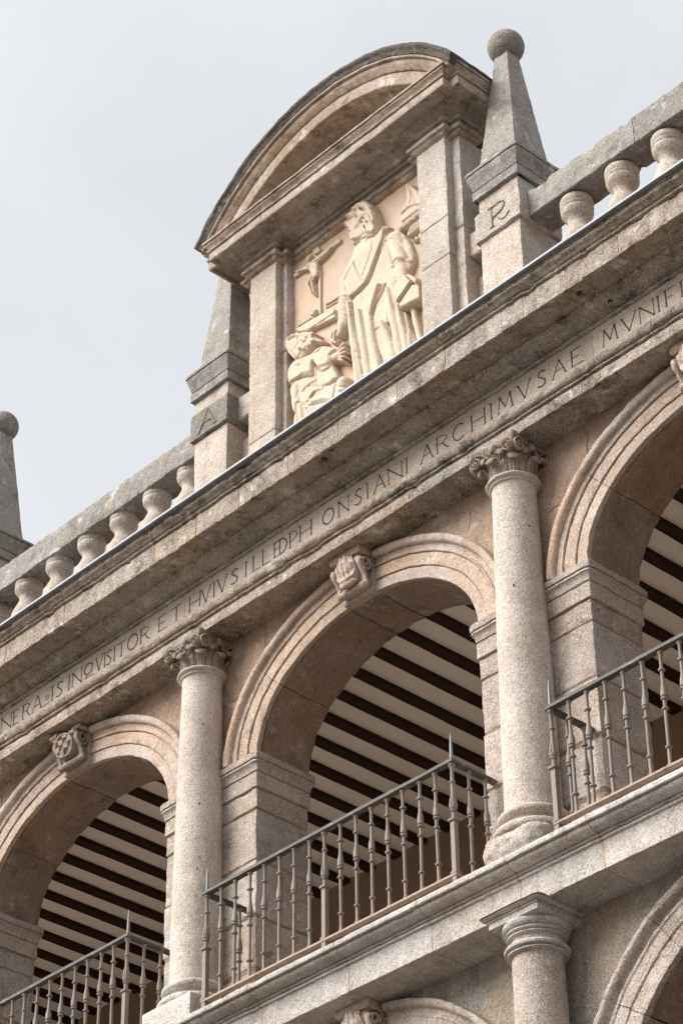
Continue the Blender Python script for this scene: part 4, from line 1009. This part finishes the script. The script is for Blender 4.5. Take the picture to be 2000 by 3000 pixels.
('kneeling_figure','poly',[(0.916,15.963),(0.927,16.035),(0.99,16.048),(1.074,16.008),(1.13,15.946),(1.144,15.853),(1.143,15.756),(1.108,15.723),(1.067,15.718),(1.004,15.781),(0.94,15.88)],0.098,0.05,'max'),
('kneeling_figure','tube',[(0.975,15.969),(1.053,15.86)],0.1085,[0.055,0.06],'max'),
('kneeling_figure','poly',[(1.091,15.946),(1.123,15.975),(1.2,15.944),(1.276,15.862),(1.324,15.79),(1.399,15.717),(1.33,15.731),(1.282,15.755),(1.261,15.714),(1.185,15.712),(1.113,15.769),(1.081,15.855)],0.105,0.035,'max'),
('kneeling_figure','poly',[(0.913,15.97),(0.944,15.956),(1.004,15.866),(1.081,15.74),(1.085,15.681),(1.025,15.738),(0.95,15.85)],0.1085,0.03,'max'),
('kneeling_figure','line',[(0.99,15.96),(1.018,15.97),(1.057,15.96)],-0.022,0.009,'add'),
('kneeling_figure','line',[(0.975,15.987),(1.004,16.003),(1.053,15.989)],0.014,0.009,'add'),
('kneeling_figure','line',[(1.068,16.002),(1.091,15.968),(1.094,15.945)],0.02,0.01,'add'),
('kneeling_figure','line',[(1.081,15.93),(1.095,15.895),(1.091,15.861)],-0.014,0.007,'add'),
('kneeling_figure','tube',[(1.212,15.776),(1.236,15.747)],0.1196,[0.014439391448439583,0.014439391448439583],'max'),
('kneeling_figure','tube',[(1.113,15.887),(1.14,15.865)],0.1117,[0.015405402950503737,0.015405402950503737],'max'),
('kneeling_figure','tube',[(1.187,15.883),(1.206,15.867)],0.1127,[0.010078685137533414,0.010078685137533414],'max'),
('kneeling_figure','tube',[(1.155,15.777),(1.178,15.768)],0.112,[0.014782881948587227,0.014782881948587227],'max'),
('kneeling_figure','tube',[(1.212,15.89),(1.223,15.871)],0.1127,[0.011256738294970708,0.011256738294970708],'max'),
('kneeling_figure','tube',[(1.156,15.767),(1.177,15.749)],0.1198,[0.011228677087202757,0.011228677087202757],'max'),
('kneeling_figure','tube',[(1.258,15.829),(1.274,15.825)],0.1112,[0.010874211457244095,0.010874211457244095],'max'),
('kneeling_figure','tube',[(1.159,15.833),(1.17,15.819)],0.1136,[0.01202738116976719,0.01202738116976719],'max'),
('kneeling_figure','tube',[(1.245,15.803),(1.261,15.791)],0.1112,[0.014228014804845455,0.014228014804845455],'max'),
('kneeling_figure','tube',[(1.272,15.873),(1.295,15.847)],0.1183,[0.01010840521227118,0.01010840521227118],'max'),
('kneeling_figure','tube',[(1.169,15.832),(1.181,15.833)],0.12,[0.011085516927706287,0.011085516927706287],'max'),
('kneeling_figure','tube',[(1.141,15.816),(1.167,15.787)],0.1141,[0.012066290878318071,0.012066290878318071],'max'),
('kneeling_figure','tube',[(1.195,15.779),(1.209,15.762)],0.119,[0.014783360065547996,0.014783360065547996],'max'),
('kneeling_figure','tube',[(1.114,15.797),(1.127,15.79)],0.1196,[0.013664965228555745,0.013664965228555745],'max'),
('kneeling_figure','tube',[(1.164,15.77),(1.185,15.759)],0.1123,[0.011900799913980263,0.011900799913980263],'max'),
('kneeling_figure','tube',[(1.122,15.942),(1.144,15.913)],0.1111,[0.010969176786547697,0.010969176786547697],'max'),
('kneeling_figure','tube',[(1.272,15.777),(1.29,15.769)],0.1187,[0.013563761324159781,0.013563761324159781],'max'),
('kneeling_figure','tube',[(1.184,15.852),(1.197,15.832)],0.1154,[0.010196327319815655,0.010196327319815655],'max'),
('kneeling_figure','tube',[(1.248,15.867),(1.271,15.839)],0.1183,[0.013782395760558367,0.013782395760558367],'max'),
('kneeling_figure','tube',[(1.126,15.886),(1.14,15.866)],0.115,[0.011768877557271826,0.011768877557271826],'max'),
('kneeling_figure','tube',[(1.271,15.792),(1.289,15.774)],0.1135,[0.01287425470087091,0.01287425470087091],'max'),
('kneeling_figure','tube',[(1.176,15.909),(1.193,15.884)],0.1167,[0.015758895300897788,0.015758895300897788],'max'),
('kneeling_figure','tube',[(1.191,15.863),(1.204,15.859)],0.1191,[0.01469211382633897,0.01469211382633897],'max'),
('kneeling_figure','tube',[(0.99,15.849),(1.009,15.813)],0.1155,[0.012,0.009],'max'),
('kneeling_figure','tube',[(1.03,15.78),(1.05,15.744)],0.1155,[0.012,0.009],'max'),
('kneeling_figure','tube',[(0.987,15.865),(1.007,15.829)],0.1155,[0.012,0.009],'max'),
('kneeling_figure','tube',[(1.005,15.825),(1.025,15.789)],0.1155,[0.012,0.009],'max'),
('kneeling_figure','tube',[(0.984,15.866),(1.004,15.829)],0.1155,[0.012,0.009],'max'),
('kneeling_figure','tube',[(0.997,15.821),(1.016,15.785)],0.1155,[0.012,0.009],'max'),
('kneeling_figure','tube',[(0.971,15.885),(0.991,15.848)],0.1155,[0.012,0.009],'max'),
('kneeling_figure','tube',[(1.046,15.754),(1.065,15.718)],0.1155,[0.012,0.009],'max'),
('kneeling_figure','tube',[(0.983,15.857),(1.002,15.82)],0.1155,[0.012,0.009],'max'),
('kneeling_figure','tube',[(1.039,15.755),(1.058,15.718)],0.1155,[0.012,0.009],'max'),
('kneeling_figure','tube',[(1.054,15.735),(1.074,15.699)],0.1155,[0.012,0.009],'max'),
('kneeling_figure','tube',[(1.061,15.734),(1.081,15.698)],0.1155,[0.012,0.009],'max'),
('kneeling_figure','line',[(1.282,15.809),(1.337,15.755),(1.385,15.722)],-0.012,0.007,'add'),
('kneeling_figure','line',[(1.04,15.707),(1.151,15.681),(1.241,15.662)],-0.014,0.008,'add'),
('kneeling_figure','line',[(1.255,15.642),(1.344,15.623),(1.399,15.661)],-0.012,0.008,'add'),
('kneeling_figure','line',[(1.275,15.546),(1.267,15.432)],-0.035,0.01,'add'),
('kneeling_figure','line',[(1.278,15.538),(1.342,15.425),(1.41,15.385),(1.485,15.401)],-0.032,0.01,'add'),
('kneeling_figure','line',[(0.963,15.441),(1.005,15.5),(1.151,15.471),(1.267,15.413)],-0.04,0.011,'add'),
('kneeling_figure','poly',[(1.075,15.68),(1.124,15.644),(1.116,15.6),(1.089,15.609),(1.033,15.651)],0.1106,0.015,'max'),
('kneeling_figure','line',[(1.079,15.665),(1.054,15.642)],-0.008,0.004,'add'),
('kneeling_figure','line',[(1.085,15.662),(1.075,15.626)],-0.008,0.004,'add'),
('kneeling_figure','line',[(1.093,15.657),(1.098,15.611)],-0.008,0.004,'add'),
('kneeling_figure','line',[(1.104,15.65),(1.116,15.606)],-0.008,0.004,'add'),
('kneeling_figure','tube',[(1.519,15.445),(1.573,15.447),(1.627,15.462)],0.105,[0.04,0.05,0.045],'max'),
('kneeling_figure','tube',[(1.601,15.478),(1.648,15.502),(1.682,15.499)],0.1155,[0.016,0.015,0.013],'max'),
('kneeling_figure','tube',[(1.614,15.446),(1.681,15.452)],0.1155,[0.016,0.014],'max'),
('kneeling_figure','tube',[(1.62,15.413),(1.693,15.398)],0.119,[0.016,0.014],'max'),
('kneeling_figure','tube',[(1.613,15.388),(1.679,15.359)],0.1155,[0.015,0.013],'max'),
('kneeling_figure','tube',[(1.599,15.373),(1.652,15.334)],0.112,[0.014,0.012],'max'),
('kneeling_figure','line',[(1.506,15.477),(1.485,15.407),(1.504,15.336),(1.557,15.245)],0.02,0.016,'add'),
('kneeling_figure','line',[(1.56,15.479),(1.6,15.408)],-0.01,0.008,'add'),
('kneeling_figure','poly',[(1.308,15.442),(1.477,15.305),(1.543,15.23),(1.476,15.201),(1.368,15.218),(1.3,15.293)],0.0945,0.03,'max'),
('kneeling_figure','line',[(1.309,15.502),(1.301,15.387),(1.321,15.281)],-0.012,0.008,'add'),
('kneeling_figure','line',[(1.205,15.35),(1.301,15.34)],-0.016,0.01,'add'),
('kneeling_figure','line',[(1.136,15.321),(1.205,15.339),(1.368,15.218)],-0.014,0.012,'add'),
('kneeling_figure','line',[(1.218,15.19),(1.286,15.231),(1.368,15.218)],0.02,0.016,'add'),
('kneeling_figure','line',[(1.191,15.182),(1.245,15.197),(1.3,15.223)],-0.018,0.01,'add'),
('kneeling_figure','line',[(1.258,15.142),(1.407,15.09),(1.5,15.023)],0.018,0.016,'add'),
('kneeling_figure','line',[(1.231,15.112),(1.38,15.059),(1.5,14.989)],-0.016,0.012,'add'),
('kneeling_figure','line',[(1.204,15.139),(1.312,14.995),(1.392,14.925)],0.016,0.016,'add'),
('kneeling_figure','tube',[(1.033,15.418),(1.053,15.24),(1.067,15.196)],0.105,[0.07,0.065,0.06],'max'),
('kneeling_figure','tube',[(1.095,15.192),(1.122,15.024),(1.108,14.94)],0.1015,[0.045,0.034,0.03],'max'),
('kneeling_figure','line',[(1.067,15.173),(1.088,15.231),(1.204,15.128)],-0.018,0.009,'add'),
('kneeling_figure','line',[(0.984,15.352),(1.067,15.279),(1.081,15.341)],-0.008,0.01,'add'),
('kneeling_figure','line',[(1.177,15.12),(1.23,15.007),(1.203,15.0)],-0.014,0.01,'add'),
('kneeling_figure','tube',[(1.602,15.137),(1.593,15.014),(1.565,14.881)],0.1085,[0.07,0.055,0.05],'max'),
('kneeling_figure','line',[(1.536,15.199),(1.522,15.126),(1.507,15.019)],-0.022,0.01,'add'),
('kneeling_figure','line',[(1.555,15.13),(1.608,15.075),(1.661,15.067)],-0.012,0.009,'add'),
('kneeling_figure','line',[(1.548,15.099),(1.607,15.041),(1.66,15.032)],0.01,0.009,'add'),
('kneeling_figure','tube',[(1.04,15.131),(1.033,15.053)],0.077,[0.035,0.045],'max'),
('crucifix','poly',[(0.963,16.722),(0.961,16.759),(1.546,16.8),(1.563,16.781),(1.562,16.746),(0.966,16.72)],0.03,0.006,'max'),
('crucifix','poly',[(1.272,16.607),(1.305,16.599),(1.3,16.103),(1.272,16.121)],0.022,0.006,'max'),
('crucifix','poly',[(1.193,16.865),(1.208,16.898),(1.244,16.894),(1.272,16.913),(1.286,16.865),(1.314,16.834),(1.278,16.813),(1.236,16.822)],0.024,0.008,'max'),
('crucifix','tube',[(1.193,16.805),(1.176,16.791)],0.062,[0.024,0.021],'max'),
('crucifix','poly',[(1.185,16.727),(1.238,16.737),(1.294,16.671),(1.297,16.578),(1.287,16.528),(1.248,16.529),(1.203,16.587),(1.178,16.669)],0.055,0.022,'max'),
('crucifix','tube',[(1.185,16.689),(1.081,16.732),(1.01,16.755)],0.048,[0.013,0.011,0.008],'max'),
('crucifix','tube',[(1.275,16.699),(1.348,16.703),(1.458,16.745)],0.048,[0.013,0.011,0.008],'max'),
('crucifix','tube',[(1.237,16.561),(1.208,16.51),(1.246,16.335)],0.052,[0.02,0.016,0.009],'max'),
('crucifix','tube',[(1.203,16.583),(1.156,16.519),(1.207,16.392)],0.048,[0.018,0.014,0.009],'max'),
('crucifix','line',[(1.18,16.591),(1.248,16.52),(1.293,16.531)],-0.01,0.006,'add'),
('crucifix','line',[(1.136,16.855),(1.172,16.858),(1.222,16.812)],0.01,0.006,'add'),
('crucifix','line',[(1.441,16.788),(1.483,16.773)],0.01,0.008,'add'),
('crucifix','line',[(1.014,16.776),(1.042,16.738)],0.01,0.008,'add'),
('altar_table','poly',[(0.988,16.102),(1.449,16.052),(1.503,16.018),(1.503,15.97),(1.184,15.986),(1.087,16.022)],0.055,0.008,'max'),
('altar_table','poly',[(0.988,16.102),(1.184,15.986),(1.503,15.97),(1.502,15.921),(1.17,15.982),(1.073,16.025)],0.05,0.008,'max'),
('skull','tube',[(1.2,16.179),(1.228,16.174),(1.213,16.14)],0.045,[0.024,0.026,0.02],'max'),
('skull','line',[(1.179,16.186),(1.193,16.184)],-0.02,0.007,'add'),
('skull','line',[(1.207,16.181),(1.228,16.174)],-0.02,0.007,'add'),
('skull','line',[(1.157,16.138),(1.255,16.126)],0.016,0.01,'add'),
('wall_moulding','poly',[(1.339,16.183),(1.533,16.171),(1.533,16.146),(1.346,16.173)],0.022,0.006,'max'),
('wall_moulding#2','poly',[(1.339,16.153),(1.532,16.122),(1.532,16.11),(1.346,16.14)],0.016,0.006,'max'),
('wall_moulding#3','poly',[(0.988,16.17),(1.171,16.154),(1.171,16.144),(0.988,16.162)],0.014,0.006,'max'),
('mitre','poly',[(2.41,16.822),(2.456,16.796),(2.568,16.618),(2.573,16.416),(2.521,16.439),(2.336,16.434),(2.317,16.466),(2.326,16.534),(2.382,16.608),(2.399,16.722)],0.055,0.02,'max'),
('mitre','line',[(2.416,16.811),(2.382,16.621),(2.326,16.534)],0.012,0.009,'add'),
('mitre','line',[(2.423,16.807),(2.45,16.662),(2.434,16.573)],0.012,0.009,'add'),
('mitre','line',[(2.422,16.794),(2.517,16.666),(2.564,16.533)],0.012,0.009,'add'),
('mitre','line',[(2.339,16.538),(2.446,16.552),(2.569,16.493)],0.012,0.009,'add'),
('mitre','line',[(2.402,16.783),(2.41,16.652),(2.4,16.559)],-0.01,0.007,'add'),
('mitre','line',[(2.338,16.513),(2.445,16.528),(2.568,16.468)],-0.01,0.007,'add'),
('mitre','line',[(2.441,16.756),(2.488,16.611),(2.492,16.533)],-0.01,0.007,'add'),
('mitre','poly',[(2.288,16.398),(2.566,16.42),(2.564,16.36),(2.319,16.334)],0.075,0.01,'max'),
('mitre','line',[(2.307,16.385),(2.559,16.398)],-0.012,0.006,'add'),
('mitre','line',[(2.313,16.357),(2.558,16.374)],-0.012,0.006,'add'),
('mitre','poly',[(2.438,16.335),(2.563,16.336),(2.563,16.238),(2.401,16.224),(2.395,16.252)],0.06,0.01,'max'),
('mitre','line',[(2.451,16.326),(2.435,16.251)],-0.02,0.008,'add'),
('mitre','line',[(2.484,16.328),(2.467,16.247)],-0.02,0.008,'add'),
('mitre','line',[(2.517,16.331),(2.5,16.244)],-0.02,0.008,'add'),
('mitre','line',[(2.549,16.333),(2.533,16.246)],-0.02,0.008,'add'),
('mitre','poly',[(2.425,16.177),(2.569,16.185),(2.567,16.125),(2.459,16.136)],0.05,0.01,'max'),
('mitre','line',[(2.465,16.181),(2.469,16.13)],-0.03,0.008,'add'),
('mitre','line',[(2.51,16.175),(2.515,16.13)],-0.03,0.008,'add'),
]

GX0, GX1, GZ0, GZ1, GS = .84, 2.60, 14.22, 16.92, .0058
gx = np.arange(GX0, GX1, GS); gz = np.arange(GZ0, GZ1, GS); GXX, GZZ = np.meshgrid(gx, gz)
def seg_dist(px_, pz_, qx, qz):
    dx, dz = qx - px_, qz - pz_; L2 = dx * dx + dz * dz + 1e-12
    t = np.clip(((GXX - px_) * dx + (GZZ - pz_) * dz) / L2, 0, 1)
    return np.hypot(GXX - (px_ + t * dx), GZZ - (pz_ + t * dz)), t
def poly_sd(P):
    d = np.full(GXX.shape, 9.); ins = np.zeros(GXX.shape, bool)
    for i in range(len(P)):
        (ax, az_), (bx, bz) = P[i - 1], P[i]; d = np.minimum(d, seg_dist(ax, az_, bx, bz)[0])
        c = ((az_ > GZZ) != (bz > GZZ)) & (GXX < (bx - ax) * (GZZ - az_) / ((bz - az_) or 1e-9) + ax); ins ^= c
    return d, ins
def smooth_path(P):
    if len(P) < 3: return P
    return [(p.x, p.y) for p in curve([(a, b, 0) for a, b in P], 4)]
figs = {}; order = []
for fig, op, pts, h, wd, mode in RELIEF:
    if fig not in figs: figs[fig] = np.zeros(GXX.shape); order.append(fig)
    H = figs[fig]
    if op == 'poly':
        P = [(p.x, p.y) for p in curve([(a, b, 0) for a, b in pts + [pts[0]]], 2)[:-1]] if wd > .025 else pts
        d, ins = poly_sd(P); t = np.clip(d / wd, 0, 1); v = h * (.35 + .65 * np.sqrt(1 - (1 - t) ** 2)); v = np.where(ins, v, 0); H[:] = np.maximum(H, v)
    elif op == 'tube':
        k = len(pts)
        for i in range(k - 1):
            d, t = seg_dist(*pts[i], *pts[i + 1]); r = wd[i] + (wd[i + 1] - wd[i]) * t; q = d / r
            v = np.where(q < 1, h - r * .9 * (1 - np.sqrt(np.clip(1 - q * q, 0, 1))), 0); H[:] = np.maximum(H, v)
    else:
        if h < 0: h *= 1.0; wd *= .85
        else: h *= .95; wd *= .95
        P = smooth_path(pts); d = np.full(GXX.shape, 9.)
        for i in range(len(P) - 1): d = np.minimum(d, seg_dist(*P[i], *P[i + 1])[0])
        H += np.where(H > .001, h * np.exp(-(d / wd) ** 2), 0)
rel = thing('carved_relief', 'cream limestone relief of a robed standing man and a kneeling bearded man', 'relief', (1.75, .155, 14.2))
ro = []
def blur(A):
    B = A.copy(); B[1:-1, 1:-1] = (A[1:-1, 1:-1] * 4 + (A[:-2, 1:-1] + A[2:, 1:-1] + A[1:-1, :-2] + A[1:-1, 2:]) * 2 + A[:-2, :-2] + A[:-2, 2:] + A[2:, :-2] + A[2:, 2:]) / 16; return B
def hmesh(name, H, mat, ground=.155, label=None):
    mask = H > .004; Hs = H * .5 + blur(H) * .5; Hs = np.where(mask, np.maximum(Hs, .006), 0)
    dil = mask.copy(); dil[1:] |= mask[:-1]; dil[:-1] |= mask[1:]; dil[:, 1:] |= dil[:, :-1].copy(); dil[:, :-1] |= dil[:, 1:].copy()
    ht = np.where(mask, Hs, -.012)
    idx = -np.ones(H.shape, int); yy, xx = np.nonzero(dil); idx[yy, xx] = np.arange(len(yy))
    # pull the skirt ring under the edge so the sides fall almost straight
    vs = []
    for a, b in zip(yy, xx):
        X, Z = GXX[a, b], GZZ[a, b]
        if not mask[a, b]:
            sx = sz = c = 0
            for da in (-1, 0, 1):
                for db in (-1, 0, 1):
                    i, j = a + da, b + db
                    if 0 <= i < H.shape[0] and 0 <= j < H.shape[1] and mask[i, j]: sx += db; sz += da; c += 1
            if c: X += GS * .7 * sx / c; Z += GS * .7 * sz / c
        vs.append((X, ground - ht[a, b], Z))
    fs = []
    ok = (idx[:-1, :-1] >= 0) & (idx[1:, :-1] >= 0) & (idx[:-1, 1:] >= 0) & (idx[1:, 1:] >= 0)
    for a, b in zip(*np.nonzero(ok)): fs.append((idx[a, b], idx[a, b + 1], idx[a + 1, b + 1], idx[a + 1, b]))
    m2 = MB(); m2.add(vs, fs); return m2.build(name, mat, rel, wear=.002, fine=.001, merge=False, ang=70, label=label)
mb = MB(); nx, nz = 90, 140
for i in range(1):
    vs = [(.885 + (2.60 - .885) * i / nx, .155 + .004 * noise.noise(Vector((i * .13, j * .11, 3))), 14.2 + (16.96 - 14.2) * j / nz) for i in range(nx + 1) for j in range(nz + 1)]
    mb.add(vs, [(i * (nz + 1) + j, (i + 1) * (nz + 1) + j, (i + 1) * (nz + 1) + j + 1, i * (nz + 1) + j + 1) for i in range(nx) for j in range(nz)])
    mb.add([(.885, .20, 14.2), (2.60, .20, 14.2), (2.60, .20, 16.96), (.885, .20, 16.96)], [(3, 2, 1, 0)])
ro.append(mb.build('relief_ground', 'relback', rel, wear=.0))
for f in order: ro.append(hmesh(f.split('#')[0], np.where(GXX > 2.578, 0, figs[f]), 'relief'))
reloc(rel, ro)

# ================================================================== IRON RAILINGS
def iron_profile(z0, z1, bulb):
    H = z1 - z0; Z = lambda f: z1 - H * f
    if bulb:
        return [(.0135, Z(1.0)), (.0135, Z(.53))]
    P = [(.020, Z(0)), (.020, Z(.018)), (.015, Z(.026)), (.012, Z(.035)), (.0115, Z(.155)), (.0225, Z(.160)), (.0245, Z(.167)), (.0225, Z(.174)), (.012, Z(.179)), (.012, Z(.24)), (.0135, Z(.29)), (.0225, Z(.345)), (.0235, Z(.385)), (.025, Z(.400)),
         (.018, Z(.410)), (.0245, Z(.418)), (.0245, Z(.428)), (.0135, Z(.434)), (.013, Z(.495)), (.0225, Z(.500)), (.0245, Z(.507)), (.0225, Z(.514)), (.0125, Z(.520)), (.0125, Z(.828)), (.0225, Z(.833)), (.0245, Z(.840)), (.0225, Z(.847)), (.013, Z(.852)), (.013, Z(.975)), (.018, Z(.985)), (.018, Z(1.0))]
    return P[::-1]
def railing(cx):
    t = thing('iron_railing', '', 'railing', (cx, -.295, 9.80), 'taupe iron railings in the upper arches'); o_ = []
    x0, x1, yf, yb = cx - 1.314, cx + 1.314, -.324, .118; zt = 10.758; zu = 10.732
    mb = MB(); pr = rnd([(yf, zu + .002), (yf + .052, zu + .002), (yf + .052, zt), (yf + .006, zt + .001), (yf, zt - .004)], .003, 1)
    ext_x(mb, pr, x0, x1, .06)
    for xa, xb in ((x0, x0 + .052), (x1 - .052, x1)): box(mb, xa, xb, yf + .054, yb, zu + .002, zt, r=.003, seg=.06)
    ext_x(mb, [(yf + .008, zt), (yf + .046, zt), (yf + .046, zt + .010), (yf + .008, zt + .010)], x0 + .006, x1 - .006, .3)
    o_.append(mb.build('handrail', 'irond', t, wear=.003))
    mb = MB(); ext_x(mb, rnd([(-.318, 9.868), (-.268, 9.868), (-.268, 9.886), (-.318, 9.886)], .002, 1), x0 + .005, x1 - .005, .06)
    for xa, xb in ((x0 + .005, x0 + .05), (x1 - .05, x1 - .005)): box(mb, xa, xb, -.266, yb, 9.868, 9.886, r=.002, seg=.06)
    o_.append(mb.build('foot_bar', 'rust', t, wear=.003))
    xs = [cx - 1.285 + i * 2.57 / 16 for i in range(17)]
    for i, x in enumerate(xs):
        j = random.uniform(-.004, .004)
        if i in (0, 8, 16):
            mb = MB(); z1, z0 = zu + .004, 9.886; H = z1 - z0; Z = lambda f: z1 - H * f
            lathe(mb, x, -.293, [(.024, Z(0)), (.024, Z(.02)), (.017, Z(.03)), (.0135, Z(.04)), (.0135, Z(.16)), (.021, Z(.166)), (.023, Z(.173)), (.021, Z(.18)), (.014, Z(.186)), (.0145, Z(.27)), (.018, Z(.32)), (.023, Z(.36)), (.026, Z(.39)), (.027, Z(.405)), (.023, Z(.42)), (.018, Z(.427)), (.024, Z(.434)), (.024, Z(.441)), (.016, Z(.447)), (.0155, Z(.505))][::-1], 14)
            for q in range(8):
                a = q * math.pi / 4; e = Vector((math.cos(a), math.sin(a), 0)); c = Vector((x, -.293, 0))
                sweep(mb, [c + e * .0145 + Vector((0, 0, Z(.29))), c + e * .019 + Vector((0, 0, Z(.33))), c + e * .0265 + Vector((0, 0, Z(.385))), c + e * .024 + Vector((0, 0, Z(.415)))], Vector((-e.y, e.x, 0)), [(.003, .002), (.005, .004), (.006, .005), (.003, .002)], 6)
            loft_plan(mb, square(x, -.293, .022, r=.003, seg=.05), [(0, Z(.535)), (.009, Z(.53)), (.011, Z(.52)), (.011, Z(.512)), (.003, Z(.506)), (-.004, Z(.503))], .03)
            loft_plan(mb, square(x, -.293, .0195, r=.003, seg=.05), [(0, 9.886), (0, Z(.53))], .1)
            loft_plan(mb, square(x, -.293, .024, r=.002, seg=.05), [(.004, 9.886), (.004, 9.902), (-.002, 9.908)], .1)
            loft_plan(mb, square(x, -.293, .020, r=.003, seg=.05), [(0, 9.79), (0, 9.87)], .1)
            p_ = mb.build('post', 'iron', t, wear=.002); o_.append(p_)
            if i != 8:
                mb = MB(); lathe(mb, x, -.293, [(.0115, zt - .004), (.012, zt + .03), (.0105, zt + .12), (.006, zt + .19), (.0015, zt + .222)], 10); mb.build('spike', 'spike', p_)
        else:
            mb = MB(); lathe(mb, x + j, -.293, iron_profile(9.886, zu + .004, False), 12); lean = random.uniform(-.007, .007); mb.v = [(p[0] + lean * (p[2] - 10.3), p[1] + j * .5, p[2] + j) for p in mb.v]; o_.append(mb.build('baluster', 'iron', t, wear=.0025))
    for sx in (x0 + .026, x1 - .026):
        for y in (-.133, .030):
            mb = MB(); lathe(mb, sx, y, iron_profile(9.886, zu + .004, False), 12); o_.append(mb.build('baluster', 'iron', t, wear=.0025))
    reloc(t, o_)
    return t
r0 = railing(1.75)
r0['label'] = 'middle iron railing with taupe balusters, whole between the two columns'
def dup_tree(o, parent=None):
    c = o.copy(); C.objects.link(c)
    if parent: c.parent = parent
    for ch in list(o.children): dup_tree(ch, c)
    return c
for dx, lb in ((-3.5, 'iron railing in the bottom left arch, its left end outside the photo'), (3.5, 'iron railing in the right arch, running up to the right edge of the photo')):
    c = dup_tree(r0); c.location.x += dx; c['label'] = lb
